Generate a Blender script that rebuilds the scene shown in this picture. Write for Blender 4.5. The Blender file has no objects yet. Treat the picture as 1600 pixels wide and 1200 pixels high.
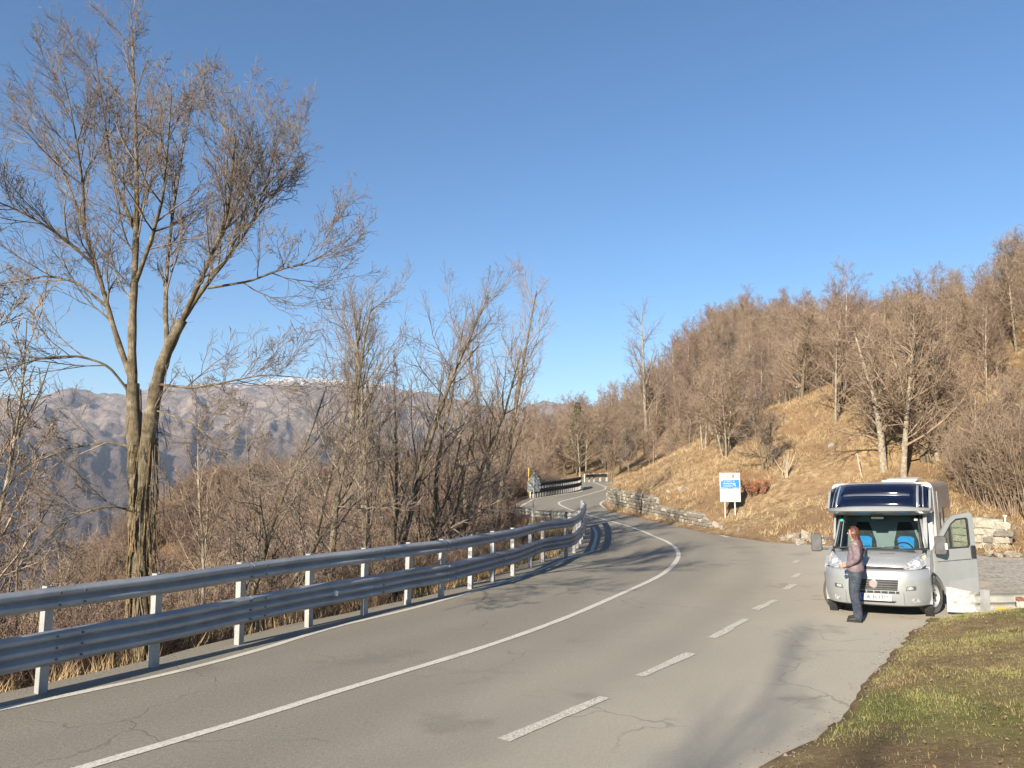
import bpy, bmesh, math, random
import numpy as np
from mathutils import Vector, Matrix, Euler
from mathutils.geometry import delaunay_2d_cdt

R = math.radians
sc = bpy.context.scene
col = sc.collection

# ------------------------------------------------------------------ camera
FPX = 1200.0                      # focal length in photograph pixels (1600 wide)
CAM = Vector((0.0, 0.0, 2.55))
PITCH = math.atan(150.0 / FPX)
cd = bpy.data.cameras.new('camera')
cam = bpy.data.objects.new('camera', cd)
col.objects.link(cam)
cam.location = CAM
cam.rotation_euler = (R(90) + PITCH, 0, 0)
cd.sensor_width = 36.0
cd.lens = FPX / 1600.0 * 36.0
cd.clip_end = 30000
sc.camera = cam

# ------------------------------------------------------------------ sky and sun
SUN_EL, SUN_HEAD = 23.0, 31.0     # light travels SUN_HEAD degrees to the right of straight ahead
w = bpy.data.worlds.new('World')
sc.world = w
w.use_nodes = True
nt = w.node_tree
nt.nodes.clear()
wo = nt.nodes.new('ShaderNodeOutputWorld')
bg = nt.nodes.new('ShaderNodeBackground')
sk = nt.nodes.new('ShaderNodeTexSky')
sk.sky_type = 'NISHITA'
sk.sun_disc = False
sk.sun_elevation = R(SUN_EL)
sk.sun_rotation = R(180 + SUN_HEAD)
sk.altitude = 1200
sk.air_density = 1.2
sk.dust_density = 0.0
sk.ozone_density = 4.5
bg.inputs['Strength'].default_value = 0.066
hsv = nt.nodes.new('ShaderNodeHueSaturation'); hsv.inputs['Saturation'].default_value = 1.1
nt.links.new(sk.outputs[0], hsv.inputs['Color']); nt.links.new(hsv.outputs[0], bg.inputs['Color'])
nt.links.new(bg.outputs[0], wo.inputs['Surface'])

sl = bpy.data.lights.new('sun', 'SUN')
sl.energy = 5.0
sl.angle = R(0.53)
sl.color = (1.0, 0.89, 0.73)
so = bpy.data.objects.new('sun', sl)
col.objects.link(so)
ldir = Vector((math.sin(R(SUN_HEAD)) * math.cos(R(SUN_EL)), math.cos(R(SUN_HEAD)) * math.cos(R(SUN_EL)), -math.sin(R(SUN_EL))))
so.rotation_euler = ldir.to_track_quat('-Z', 'Y').to_euler()

sc.view_settings.view_transform = 'Standard'
sc.view_settings.look = 'None'
sc.view_settings.exposure = 1.25
sc.view_settings.gamma = 1.0
sc.cycles.max_bounces = 6
sc.cycles.transparent_max_bounces = 10
sc.cycles.volume_bounces = 0
sc.cycles.use_denoising = True

# ------------------------------------------------------------------ helpers
def tag(o, label=None, cat=None, group=None, kind=None):
    if label: o['label'] = label
    if cat: o['category'] = cat
    if group: o['group'] = group
    if kind: o['kind'] = kind
    return o

def link(o, parent=None):
    col.objects.link(o)
    if parent is not None:
        o.parent = parent
    return o

def empty(name, loc=(0, 0, 0), rz=0.0):
    o = bpy.data.objects.new(name, None)
    o.empty_display_size = 0.2
    o.location = loc
    o.rotation_euler = (0, 0, rz)
    return link(o)

def mesh_np(name, V, F, m, parent=None, smooth=False, sharp=None):
    """V (n,3) array, F list of index tuples or (k,3|4) int array -> object"""
    me = bpy.data.meshes.new(name)
    if isinstance(F, np.ndarray):
        k, c = F.shape
        me.vertices.add(len(V)); me.vertices.foreach_set('co', np.asarray(V, dtype=np.float32).ravel())
        me.loops.add(k * c); me.loops.foreach_set('vertex_index', F.astype(np.int32).ravel())
        me.polygons.add(k)
        me.polygons.foreach_set('loop_start', np.arange(0, k * c, c, dtype=np.int32))
        me.update(calc_edges=True)
        me.validate()
    else:
        me.from_pydata([tuple(v) for v in V], [], F)
        me.update()
    if smooth:
        me.polygons.foreach_set('use_smooth', np.ones(len(me.polygons), dtype=bool))
        if sharp: me.set_sharp_from_angle(angle=R(sharp))
    if m is not None: me.materials.append(m)
    o = bpy.data.objects.new(name, me)
    return link(o, parent)

class MB:
    """collects shapes into one mesh object"""
    def __init__(s): s.v = []; s.f = []
    def add(s, V, F):
        n = len(s.v)
        s.v.extend([tuple(p) for p in V]); s.f.extend([tuple(i + n for i in q) for q in F]); return s
    def box(s, c, size, rot=None):
        hx, hy, hz = size[0] / 2, size[1] / 2, size[2] / 2
        V = [Vector((x, y, z)) for x in (-hx, hx) for y in (-hy, hy) for z in (-hz, hz)]
        if rot is not None: V = [rot @ p for p in V]
        c = Vector(c)
        return s.add([p + c for p in V], [(0, 1, 3, 2), (4, 6, 7, 5), (0, 4, 5, 1), (2, 3, 7, 6), (0, 2, 6, 4), (1, 5, 7, 3)])
    def bar(s, a, b, wd, th, up=(0, 0, 1)):
        a = Vector(a); b = Vector(b); d = (b - a); L = d.length; d.normalize()
        x = d.cross(Vector(up))
        if x.length < 1e-4: x = Vector((1, 0, 0))
        x.normalize(); z = x.cross(d)
        M = Matrix((x, d, z)).transposed()
        return s.box((a + b) / 2, (wd, L, th), M)
    def cyl(s, a, b, r0, r1=None, n=12, cap=True):
        r1 = r0 if r1 is None else r1
        a = Vector(a); b = Vector(b); d = (b - a).normalized()
        x = d.orthogonal().normalized(); y = d.cross(x)
        V = []
        for p, r in ((a, r0), (b, r1)):
            for i in range(n):
                t = 2 * math.pi * i / n
                V.append(p + x * (r * math.cos(t)) + y * (r * math.sin(t)))
        F = [(i, (i + 1) % n, n + (i + 1) % n, n + i) for i in range(n)]
        if cap: F += [tuple(range(n - 1, -1, -1)), tuple(range(n, 2 * n))]
        return s.add(V, F)
    def lathe(s, prof, axis_o, axis_d, n=24):
        """prof: list of (r, h) along the axis"""
        o = Vector(axis_o); d = Vector(axis_d).normalized(); x = d.orthogonal().normalized(); y = d.cross(x)
        V = []; F = []
        for r, h in prof:
            for i in range(n):
                t = 2 * math.pi * i / n
                V.append(o + d * h + x * (r * math.cos(t)) + y * (r * math.sin(t)))
        for k in range(len(prof) - 1):
            for i in range(n):
                j = (i + 1) % n
                F.append((k * n + i, k * n + j, (k + 1) * n + j, (k + 1) * n + i))
        return s.add(V, F)
    def prism(s, poly, t0, t1, fn):
        """poly: 2D outline; fn(u, v, t) -> point; closed prism between t0 and t1"""
        n = len(poly)
        V = [fn(u, v, t0) for u, v in poly] + [fn(u, v, t1) for u, v in poly]
        F = [tuple(range(n - 1, -1, -1)), tuple(range(n, 2 * n))] + [(i, (i + 1) % n, n + (i + 1) % n, n + i) for i in range(n)]
        return s.add(V, F)
    def ring_prism(s, outer, inner, t0, t1, fn):
        """outline with a hole; outer and inner have equal counts"""
        n = len(outer)
        V = [fn(u, v, t0) for u, v in outer] + [fn(u, v, t0) for u, v in inner] + [fn(u, v, t1) for u, v in outer] + [fn(u, v, t1) for u, v in inner]
        F = []
        for i in range(n):
            j = (i + 1) % n
            F += [(i, n + i, n + j, j), (2 * n + i, 2 * n + j, 3 * n + j, 3 * n + i), (i, j, 2 * n + j, 2 * n + i), (n + i, 3 * n + i, 3 * n + j, n + j)]
        return s.add(V, F)
    def build(s, name, m, parent=None, smooth=False, sharp=35, bevel=0.0, seg=2):
        o = mesh_np(name, s.v, s.f, m, parent, smooth, sharp if smooth else None)
        me = o.data
        bm = bmesh.new(); bm.from_mesh(me); bmesh.ops.recalc_face_normals(bm, faces=bm.faces); bm.to_mesh(me); bm.free()
        if smooth:
            me.polygons.foreach_set('use_smooth', np.ones(len(me.polygons), dtype=bool)); me.set_sharp_from_angle(angle=R(sharp))
        if bevel > 0:
            b = o.modifiers.new('bevel', 'BEVEL'); b.width = bevel; b.segments = seg; b.limit_method = 'ANGLE'
        return o

# value noise -----------------------------------------------------------------
def _h(ix, iy, s):
    n = (ix.astype(np.int64) * 374761393 + iy.astype(np.int64) * 668265263 + s * 1442695041) & 0x7fffffff
    n = ((n ^ (n >> 13)) * 1274126177) & 0x7fffffff
    return ((n ^ (n >> 16)) & 0xffff) / 65535.0
def vn(x, y, s=0):
    x = np.asarray(x, float); y = np.asarray(y, float)
    ix = np.floor(x); iy = np.floor(y); fx = x - ix; fy = y - iy
    fx = fx * fx * (3 - 2 * fx); fy = fy * fy * (3 - 2 * fy)
    a = _h(ix, iy, s); b = _h(ix + 1, iy, s); c = _h(ix, iy + 1, s); d = _h(ix + 1, iy + 1, s)
    return (a + (b - a) * fx) * (1 - fy) + (c + (d - c) * fx) * fy
def fbm(x, y, s=0, o=4):
    r = 0; a = 0.5; f = 1.0
    for k in range(o):
        r = r + a * vn(np.asarray(x) * f, np.asarray(y) * f, s + k * 17); a *= 0.5; f *= 2.03
    return r
def softp(x, k): return k * np.logaddexp(0, np.asarray(x, float) / k)
def sstep(a, b, x):
    t = np.clip((np.asarray(x, float) - a) / (b - a), 0, 1); return t * t * (3 - 2 * t)

# materials ---------------------------------------------------------------------
def mat(name, c1, c2=None, rough=0.8, scale=6.0, detail=5.0, metal=0.0, bump=0.0, bscale=None, spec=0.4, lo=0.35, hi=0.65, coord='Object', coat=0.0):
    m = bpy.data.materials.new(name); m.use_nodes = True
    n = m.node_tree; b = n.nodes['Principled BSDF']
    b.inputs['Roughness'].default_value = rough; b.inputs['Metallic'].default_value = metal
    b.inputs['Specular IOR Level'].default_value = spec
    if coat: b.inputs['Coat Weight'].default_value = coat; b.inputs['Coat Roughness'].default_value = 0.08
    b.inputs['Base Color'].default_value = (*c1, 1)
    if c2 is not None or bump:
        tc = n.nodes.new('ShaderNodeTexCoord')
    if c2 is not None:
        t = n.nodes.new('ShaderNodeTexNoise'); t.inputs['Scale'].default_value = scale; t.inputs['Detail'].default_value = detail
        n.links.new(tc.outputs[coord], t.inputs['Vector'])
        r = n.nodes.new('ShaderNodeValToRGB'); r.color_ramp.elements[0].position = lo; r.color_ramp.elements[1].position = hi
        r.color_ramp.elements[0].color = (*c1, 1); r.color_ramp.elements[1].color = (*c2, 1)
        n.links.new(t.outputs['Fac'], r.inputs['Fac']); n.links.new(r.outputs['Color'], b.inputs['Base Color'])
    if bump:
        t2 = n.nodes.new('ShaderNodeTexNoise'); t2.inputs['Scale'].default_value = bscale or scale * 4; t2.inputs['Detail'].default_value = 6
        n.links.new(tc.outputs[coord], t2.inputs['Vector'])
        bp = n.nodes.new('ShaderNodeBump'); bp.inputs['Strength'].default_value = bump; bp.inputs['Distance'].default_value = 0.02
        n.links.new(t2.outputs['Fac'], bp.inputs['Height']); n.links.new(bp.outputs['Normal'], b.inputs['Normal'])
    return m

class NG:
    """tiny node helper for the richer materials"""
    def __init__(s, name):
        s.m = bpy.data.materials.new(name); s.m.use_nodes = True
        s.t = s.m.node_tree; s.b = s.t.nodes['Principled BSDF']; s.tc = s.t.nodes.new('ShaderNodeTexCoord')
        s.pos = s.t.nodes.new('ShaderNodeNewGeometry').outputs['Position']
    def L(s, a, b): s.t.links.new(a, b)
    def noise(s, scale, detail=5, rough=0.55, vec=None, dist=0.0):
        t = s.t.nodes.new('ShaderNodeTexNoise'); t.inputs['Scale'].default_value = scale; t.inputs['Detail'].default_value = detail
        t.inputs['Roughness'].default_value = rough; t.inputs['Distortion'].default_value = dist
        s.L(vec if vec is not None else s.pos, t.inputs['Vector']); return t.outputs['Fac']
    def ramp(s, fac, stops):
        r = s.t.nodes.new('ShaderNodeValToRGB'); e = r.color_ramp.elements
        while len(e) < len(stops): e.new(0.5)
        for q, (p, c) in zip(e, stops):
            q.position = p; q.color = (*c, 1) if len(c) == 3 else c
        s.L(fac, r.inputs['Fac']); return r.outputs['Color']
    def mix(s, fac, a, b, mode='MIX'):
        x = s.t.nodes.new('ShaderNodeMix'); x.data_type = 'RGBA'; x.blend_type = mode
        for sock, v in ((x.inputs[0], fac), (x.inputs[6], a), (x.inputs[7], b)):
            if isinstance(v, (int, float)): sock.default_value = v
            elif isinstance(v, tuple): sock.default_value = (*v, 1)
            else: s.L(v, sock)
        return x.outputs[2]
    def math(s, op, a, b=None):
        x = s.t.nodes.new('ShaderNodeMath'); x.operation = op
        for sock, v in ((x.inputs[0], a), (x.inputs[1], b)):
            if v is None: continue
            if isinstance(v, (int, float)): sock.default_value = v
            else: s.L(v, sock)
        return x.outputs[0]
    def voro_edge(s, scale, vec=None):
        v = s.t.nodes.new('ShaderNodeTexVoronoi'); v.feature = 'DISTANCE_TO_EDGE'; v.inputs['Scale'].default_value = scale
        s.L(vec if vec is not None else s.pos, v.inputs['Vector']); return v.outputs['Distance']
    def bump(s, h, strength=0.3, dist=0.02):
        b = s.t.nodes.new('ShaderNodeBump'); b.inputs['Strength'].default_value = strength; b.inputs['Distance'].default_value = dist
        s.L(h, b.inputs['Height']); s.L(b.outputs['Normal'], s.b.inputs['Normal'])
    def warp(s, scale, amount):
        t = s.t.nodes.new('ShaderNodeTexNoise'); t.inputs['Scale'].default_value = scale; t.inputs['Detail'].default_value = 4
        s.L(s.pos, t.inputs['Vector'])
        v = s.t.nodes.new('ShaderNodeVectorMath'); v.operation = 'MULTIPLY_ADD'
        s.L(t.outputs['Color'], v.inputs[0]); v.inputs[1].default_value = (amount,) * 3; s.L(s.pos, v.inputs[2])
        return v.outputs[0]
# ------------------------------------------------------------------ the lie of the land
def roadz(x, y):
    """height of the driving surface, extended over the whole plan"""
    x = np.asarray(x, float); y = np.asarray(y, float)
    r = 0.055 * (softp(y - 30, 3.0) - softp(y - 84, 4.0))
    t = 0.042 * (softp(x - 6.4, 0.8) - softp(x - 18, 2.0)) * (1 - sstep(25, 40, y)) * sstep(2, 8, y)
    return r + t

FW = Vector((0, math.cos(PITCH), math.sin(PITCH))); UP = Vector((0, -math.sin(PITCH), math.cos(PITCH)))
def ray(px, py): return FW + Vector(((px - 800) / FPX, 0, 0)) + UP * ((600 - py) / FPX)
def cast(px, py, fn, h=0.0, t0=2.5, t1=400.0):
    d = ray(px, py)
    ts = np.geomspace(t0, t1, 1500)
    X = CAM.x + d.x * ts; Y = CAM.y + d.y * ts; Z = CAM.z + d.z * ts
    g = Z - (fn(X, Y) + h)
    k = np.nonzero(g <= 0)[0]
    if len(k) == 0: return Vector((X[-1], Y[-1], Z[-1]))
    k = max(k[0], 1); a, b = ts[k - 1], ts[k]
    for _ in range(25):
        m_ = (a + b) / 2
        if CAM.z + d.z * m_ - (float(fn(CAM.x + d.x * m_, CAM.y + d.y * m_)) + h) > 0: a = m_
        else: b = m_
    t = (a + b) / 2
    return CAM + d * t
def P(px, py, h=0.0): return cast(px, py, roadz, h)       # a pixel whose point stands h above the road
def P2(px, py, h=0.0): v = P(px, py, h); return (v.x, v.y)
def at(px, py, y):                                        # a pixel at a known depth
    d = ray(px, py); t = (y - CAM.y) / d.y; return CAM + d * t
def topx(p):                                              # world -> photograph pixel (for checks)
    v = Vector(p) - CAM; f = v.dot(FW); return (800 + FPX * v.x / f, 600 - FPX * v.dot(UP) / f)

def resample(pts, step):
    pts = [Vector((p[0], p[1])) for p in pts]
    out = []; n = len(pts)
    for i in range(n - 1):                                # Catmull-Rom
        p0 = pts[max(i - 1, 0)]; p1 = pts[i]; p2 = pts[i + 1]; p3 = pts[min(i + 2, n - 1)]
        k = max(2, int((p2 - p1).length / (step * 0.25)))
        for j in range(k):
            t = j / k
            out.append(0.5 * ((2 * p1) + (p2 - p0) * t + (2 * p0 - 5 * p1 + 4 * p2 - p3) * t * t + (3 * p1 - p0 - 3 * p2 + p3) * t ** 3))
    out.append(pts[-1])
    acc = [0.0]
    for i in range(1, len(out)): acc.append(acc[-1] + (out[i] - out[i - 1]).length)
    m_ = max(2, int(round(acc[-1] / step)) + 1)
    s = np.linspace(0, acc[-1], m_)
    xs = np.interp(s, acc, [p.x for p in out]); ys = np.interp(s, acc, [p.y for p in out])
    return np.stack([xs, ys], 1)

# barrier line: bases of the posts, then the top of the rail where the bases hide
RH = 1.25
rail_px = [(63, 1082.5), (240, 1042), (376.5, 1006), (485, 979), (569.5, 961), (635.5, 945), (691, 933.6), (735, 920), (770.5, 909), (802, 899), (828, 887), (849, 878)]
rail_far = [(887.5, 810), (900, 803.7), (908, 795), (911, 787.5), (908, 781.5)]
rp = [P2(*q) for q in rail_px]
rp0 = Vector(rp[0]); rdir = (Vector(rp[0]) - Vector(rp[2])).normalized()
rail_path = [tuple(rp0 + rdir * 16), tuple(rp0 + rdir * 8), tuple(rp0 + rdir * 3.5)] + rp + [P2(*q, RH) for q in rail_far]
tipx, tipy = rail_path[-1]

center_px = [(130, 1200), (402, 1120), (535, 1078.5), (760, 1010), (880, 967), (955, 935), (1024, 903.5), (1048, 887), (1060, 870), (1056, 857), (1042, 846.5), (1024, 839), (1000, 828.5), (971.5, 819.5), (913, 803), (889, 795.5), (874, 788), (877, 783.5), (901, 777.5), (928, 770), (946, 764), (941, 758.6)]
cp = [P2(*q) for q in center_px]
cdir = (Vector(cp[0]) - Vector(cp[1])).normalized()
center = [tuple(Vector(cp[0]) + cdir * 10)] + cp + [(7.0, 75.5), (3.0, 78.5), (-8, 80), (-28, 80)]

wall_px = [(949, 788), (954, 793), (985, 800.5), (1021, 809), (1055, 817), (1087, 824), (1112, 829)]
wall_path = [P2(*q) for q in wall_px]

def offs(path, d):
    path = np.asarray(path); t = np.gradient(path, axis=0); t /= np.linalg.norm(t, axis=1)[:, None]
    return path + np.stack([t[:, 1], -t[:, 0]], 1) * d   # d > 0: to the right of travel

left_edge = [tuple(p) for p in offs(resample(rail_path, 1.0), -0.42)]
left_edge += [(tipx - 0.7, tipy + 2.0), (1.3, tipy + 2.8), (0.15, 43.0), (0.0, 47), (0.6, 51), P2(828, 778), P2(868, 772), P2(898, 767), (5.1, 69), (5.0, 71.5), (3.2, 74.3), (-1, 76.2), (-10, 76.9), (-28, 77)]
right_far = [(-28, 83), (-8, 83.2), (2, 82.3), (8.0, 79.0), (11.2, 74.5), (11.6, 69), (10.2, 62.5), (8.3, 57.5)]
verge_px = [(952, 783), (943, 788), (951, 797.5), (975, 804), (1030, 816), (1075, 826), (1109, 834)]
bank_px = [(1140, 838), (1204, 846), (1240, 849), (1300, 852), (1400, 858), (1528, 866.5), (1600, 871)]
hill_base = right_far + [P2(*q) for q in verge_px] + [P2(*q) for q in bank_px]
hill_base += [(hill_base[-1][0] + 8, hill_base[-1][1] - 1.0), (45, hill_base[-1][1] - 4)]
isl_px = [(1600, 957), (1540, 961), (1490, 964), (1455, 973), (1420, 1000), (1395, 1028), (1370, 1060), (1335, 1098), (1290, 1148), (1248, 1177), (1205, 1200)]
isl = [P2(*q) for q in isl_px]
mdir = (Vector(isl[-1]) - Vector(isl[-4])).normalized()
mound_edge = [(45, isl[0][1] + 1.0), (isl[0][0] + 10, isl[0][1] + 0.3)] + isl + [tuple(Vector(isl[-1]) + mdir * 7), tuple(Vector(isl[-1]) + mdir * 18)]

def jitter(path, amp, sc_, seed):
    n1 = fbm(path[:, 0] * sc_, path[:, 1] * sc_, seed, 3) - 0.47; n2 = fbm(path[:, 0] * sc_, path[:, 1] * sc_, seed + 50, 3) - 0.47
    return path + np.stack([n1, n2], 1) * amp * 2
LE = resample(left_edge, 0.5); LE = jitter(LE, 0.10, 1.3, 3)
HB = resample(hill_base, 0.5); HB = jitter(HB, 0.28, 0.8, 5)
ME = resample(mound_edge, 0.2); ME = jitter(ME, 0.22, 1.6, 9)
flat_poly = np.concatenate([LE, HB, ME])

def in_poly(x, y, poly):
    x = np.asarray(x, float); y = np.asarray(y, float); c = np.zeros(x.shape, bool)
    x0, y0 = poly[:, 0], poly[:, 1]; x1, y1 = np.roll(x0, -1), np.roll(y0, -1)
    for a, b, e, f in zip(x0, y0, x1, y1):
        if b == f: continue
        hit = ((b > y) != (f > y))
        if hit.any(): c ^= hit & (x < (e - a) * (y - b) / (f - b) + a)
    return c
def dist(x, y, path):
    x = np.asarray(x, float); y = np.asarray(y, float); best = np.full(x.shape, 1e9)
    for (a, b), (e, f) in zip(path[:-1], path[1:]):
        dx, dy = e - a, f - b; L2 = dx * dx + dy * dy + 1e-12
        t = np.clip(((x - a) * dx + (y - b) * dy) / L2, 0, 1)
        best = np.minimum(best, (x - a - t * dx) ** 2 + (y - b - t * dy) ** 2)
    return np.sqrt(best)
LEc, HBc, MEc = LE[::3], HB[::3], ME[::4]

def wall_h(x, y):
    """how much the bank is held up by the stone wall"""
    wx = np.interp(np.asarray(y, float), [q[1] for q in wall_path][::-1], [0.25, 0.55, 0.72, 1.0, 1.22, 1.2, 1.1])
    ym = (np.asarray(y) > wall_path[-1][1] - 0.5) & (np.asarray(y) < wall_path[0][1] + 6)
    return np.where(ym, wx, 0) * sstep(wall_path[-1][1] - 0.8, wall_path[-1][1] + 0.5, y) * (1 - sstep(wall_path[0][1] + 1, wall_path[0][1] + 7, y))

WPs = resample(wall_path, 0.4)
def wall_side(x, y):
    """signed distance to the wall face, positive on the bank side"""
    x = np.asarray(x, float); y = np.asarray(y, float); best = np.full(x.shape, 1e9); sg = np.zeros(x.shape)
    for (a, b), (e, f) in zip(WPs[:-1], WPs[1:]):
        dx, dy = e - a, f - b; t = np.clip(((x - a) * dx + (y - b) * dy) / (dx * dx + dy * dy), 0, 1)
        d2 = (x - a - t * dx) ** 2 + (y - b - t * dy) ** 2; cr = dx * (y - b) - dy * (x - a)
        m_ = d2 < best; best = np.where(m_, d2, best); sg = np.where(m_, np.sign(cr), sg)
    return np.sqrt(best) * sg
def zones(x, y):
    dl, dh, dm = dist(x, y, LEc), dist(x, y, HBc), dist(x, y, MEc)
    ins = in_poly(x, y, flat_poly[::2])
    return dl, dh, dm, ins
def terrain(x, y, parts=False):
    x = np.atleast_1d(np.asarray(x, float)); y = np.atleast_1d(np.asarray(y, float))
    dl, dh, dm, ins = zones(x, y)
    B = roadz(x, y)
    # hill
    far = sstep(60, 82, y)
    azf = np.interp(x / np.maximum(y, 1), [-0.05, 0.04, 0.12, 0.167, 0.21, 0.27], [0.08, 0.16, 0.30, 0.42, 0.70, 1.0]) * np.interp(x / np.maximum(y, 1), [0.3, 0.45, 0.7], [0.97, 0.84, 0.66]) * far + 1 - far
    lump = (fbm(x * 0.22, y * 0.22, 31, 4) - 0.47)
    e = np.minimum(dh, 200)
    pr = 0.16 * np.minimum(e, 1.2) + HILL_S(x, y) * softp(e - 1.2, 0.6) - 0.15 * softp(e - 17, 4.0) - 0.08 * softp(e - 60, 12)
    pr = pr * azf
    hill = B + 0.03 + pr + wall_h(x, y) * sstep(0.35, 0.7, e) * np.exp(-e / 14) + lump * np.minimum(e, 8) * 0.16 + (fbm(x * 1.1, y * 1.1, 77, 3) - 0.47) * 0.16 * sstep(0.1, 1.5, e)
    ws = wall_side(x, y); y0_, y1_ = WPs[-1][1], WPs[0][1]
    wm = sstep(y0_ - 1.2, y0_ + 0.3, y) * (1 - sstep(y1_ + 0.2, y1_ + 2.5, y)) * (dh < 30) * (dh < 30)
    held = B + 0.02 + 0.05 * sstep(-0.8, 0, ws) + (wall_h(x, y) + 0.02) * sstep(0.12, 0.38, ws) + 0.50 * softp(ws - 0.5, 0.3) - 0.15 * softp(ws - 16, 4.0) + lump * np.clip(ws, 0, 8) * 0.16 + (fbm(x * 1.1, y * 1.1, 77, 3) - 0.47) * 0.14 * sstep(0.5, 1.5, ws)
    hill = hill * (1 - wm) + held * wm
    hill = hill - 0.42 * softp(-x - 1 + 0.10 * (y - 80), 5.0) * sstep(58, 80, y)
    # valley side
    near = np.maximum(1 - sstep(30, 42, y), 1 - sstep(-0.44, -0.20, x / np.maximum(y, 1)))
    fl = np.where(y > 33, 1.6, 0.5)
    stp = 0.52 + 0.30 * (1 - sstep(-0.50, -0.24, x / np.maximum(y, 1))) * sstep(14, 24, y)
    left = B - 0.02 - (stp * near + 0.26 * (1 - near)) * softp(dl - fl, 0.35) + 0.10 * softp(dl - 40, 8) + (fbm(x * 0.5, y * 0.5, 12, 4) - 0.47) * 0.5 * sstep(0.4, 3, dl)
    # grass island where the photographer stands
    mound = B + 0.015 + 0.72 * (1 - np.exp(-dm * 0.42)) + (fbm(x * 1.6, y * 1.6, 21, 4) - 0.47) * 0.14 * sstep(0.05, 0.8, dm) + (fbm(x * 6, y * 6, 23, 2) - 0.4) * 0.03
    k = np.argmin(np.stack([dl, dh, dm]), axis=0)
    out = np.where(k == 0, left, np.where(k == 1, hill, mound))
    dmin = np.minimum(np.minimum(dl, dh), dm)
    z = np.where(ins, B - 0.14 * sstep(0.0, 0.5, dmin) - 0.004, out)
    if parts: return z, ins, k, dl, dh, dm
    return z
def HILL_S(x, y):
    # steeper beside the wall, gentler behind the motorhome
    return 0.50 - 0.12 * sstep(9, 20, x) * (1 - sstep(36, 50, y))
def T1(x, y): return float(terrain(x, y)[0])

# ------------------------------------------------------------------ surfaces
g = NG('dry_ground')
a1 = g.noise(0.35, 6, 0.6); a2 = g.noise(3.2, 6, 0.7); a3 = g.noise(22, 4, 0.7)
tan = g.ramp(a2, [(0.30, (0.125, 0.075, 0.036)), (0.48, (0.27, 0.185, 0.10)), (0.62, (0.38, 0.285, 0.165)), (0.75, (0.45, 0.36, 0.225))])
rust = g.ramp(a3, [(0.35, (0.15, 0.092, 0.05)), (0.65, (0.31, 0.205, 0.115))])
c = g.mix(g.ramp(a1, [(0.42, (0, 0, 0)), (0.62, (1, 1, 1))]), tan, rust)
stone = g.ramp(g.noise(1.1, 5, 0.6), [(0.66, (0, 0, 0)), (0.72, (1, 1, 1))])
c = g.mix(g.math('MULTIPLY', stone, 0.5), c, (0.42, 0.34, 0.22))
at_g = g.t.nodes.new('ShaderNodeAttribute'); at_g.attribute_name = 'green'
at_l = g.t.nodes.new('ShaderNodeAttribute'); at_l.attribute_name = 'litter'
gr = g.ramp(g.noise(1.5, 6, 0.65), [(0.36, (0.22, 0.16, 0.075)), (0.46, (0.17, 0.165, 0.050)), (0.56, (0.17, 0.19, 0.050)), (0.68, (0.34, 0.26, 0.13))])
gr = g.mix(g.math('MULTIPLY', g.ramp(a3, [(0.4, (0, 0, 0)), (0.7, (1, 1, 1))]), 0.45), gr, (0.20, 0.135, 0.07))
c = g.mix(at_g.outputs['Fac'], c, gr)
li = g.ramp(g.noise(7, 6, 0.7), [(0.3, (0.035, 0.022, 0.013)), (0.55, (0.12, 0.075, 0.04)), (0.75, (0.22, 0.15, 0.085))])
c = g.mix(at_l.outputs['Fac'], c, li)
g.L(c, g.b.inputs['Base Color']); g.b.inputs['Roughness'].default_value = 0.95; g.b.inputs['Specular IOR Level'].default_value = 0.15
g.bump(g.noise(9, 8, 0.75), 0.9, 0.12)
M_ground = g.m

g = NG('old_asphalt')
n1 = g.noise(0.16, 4, 0.5); n2 = g.noise(1.3, 6, 0.6); n3 = g.noise(60, 4, 0.8)
base = g.ramp(n1, [(0.35, (0.165, 0.148, 0.116)), (0.65, (0.235, 0.212, 0.168))])
base = g.mix(g.math('MULTIPLY', g.ramp(n2, [(0.38, (1, 1, 1)), (0.55, (0, 0, 0))]), 0.30), base, (0.165, 0.154, 0.134))
base = g.mix(0.62, base, g.ramp(n3, [(0.34, (0.085, 0.078, 0.064)), (0.5, (0.205, 0.185, 0.148)), (0.66, (0.42, 0.386, 0.322))]), 'MIX')
sxx = g.t.nodes.new('ShaderNodeSeparateXYZ'); g.L(g.pos, sxx.inputs[0])
grit = g.noise(23, 6, 0.85)
base = g.mix(0.30, base, g.ramp(grit, [(0.36, (0.10, 0.092, 0.076)), (0.52, (0.26, 0.236, 0.190)), (0.66, (0.47, 0.435, 0.36))]))
lay = g.math('ADD', g.math('SUBTRACT', sxx.outputs['X'], g.math('MULTIPLY', sxx.outputs['Y'], 0.45)), g.math('MULTIPLY', n1, 4.0))
layf = g.t.nodes.new('ShaderNodeMapRange'); layf.inputs['From Min'].default_value = -4.0; layf.inputs['From Max'].default_value = 1.5; g.L(lay, layf.inputs['Value'])
base = g.mix(g.math('MULTIPLY', layf.outputs[0], 0.62), base, (0.46, 0.415, 0.33))
la = g.t.nodes.new('ShaderNodeAttribute'); la.attribute_name = 'lane'; lw = g.math('ADD', la.outputs['Fac'], g.math('MULTIPLY', g.math('SUBTRACT', n2, 0.5), 0.9))
trk = g.math('ADD', g.math('MULTIPLY', g.math('COSINE', g.math('MULTIPLY', g.math('SUBTRACT', g.math('ABSOLUTE', lw), 0.95), 4.3)), 0.5), 0.5)
inl = g.ramp(g.math('MULTIPLY', g.math('ABSOLUTE', lw), 0.25), [(0.72, (1, 1, 1)), (0.82, (0, 0, 0))])
base = g.mix(g.math('MULTIPLY', g.math('MULTIPLY', trk, inl), 0.22), base, (0.15, 0.138, 0.115))
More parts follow.
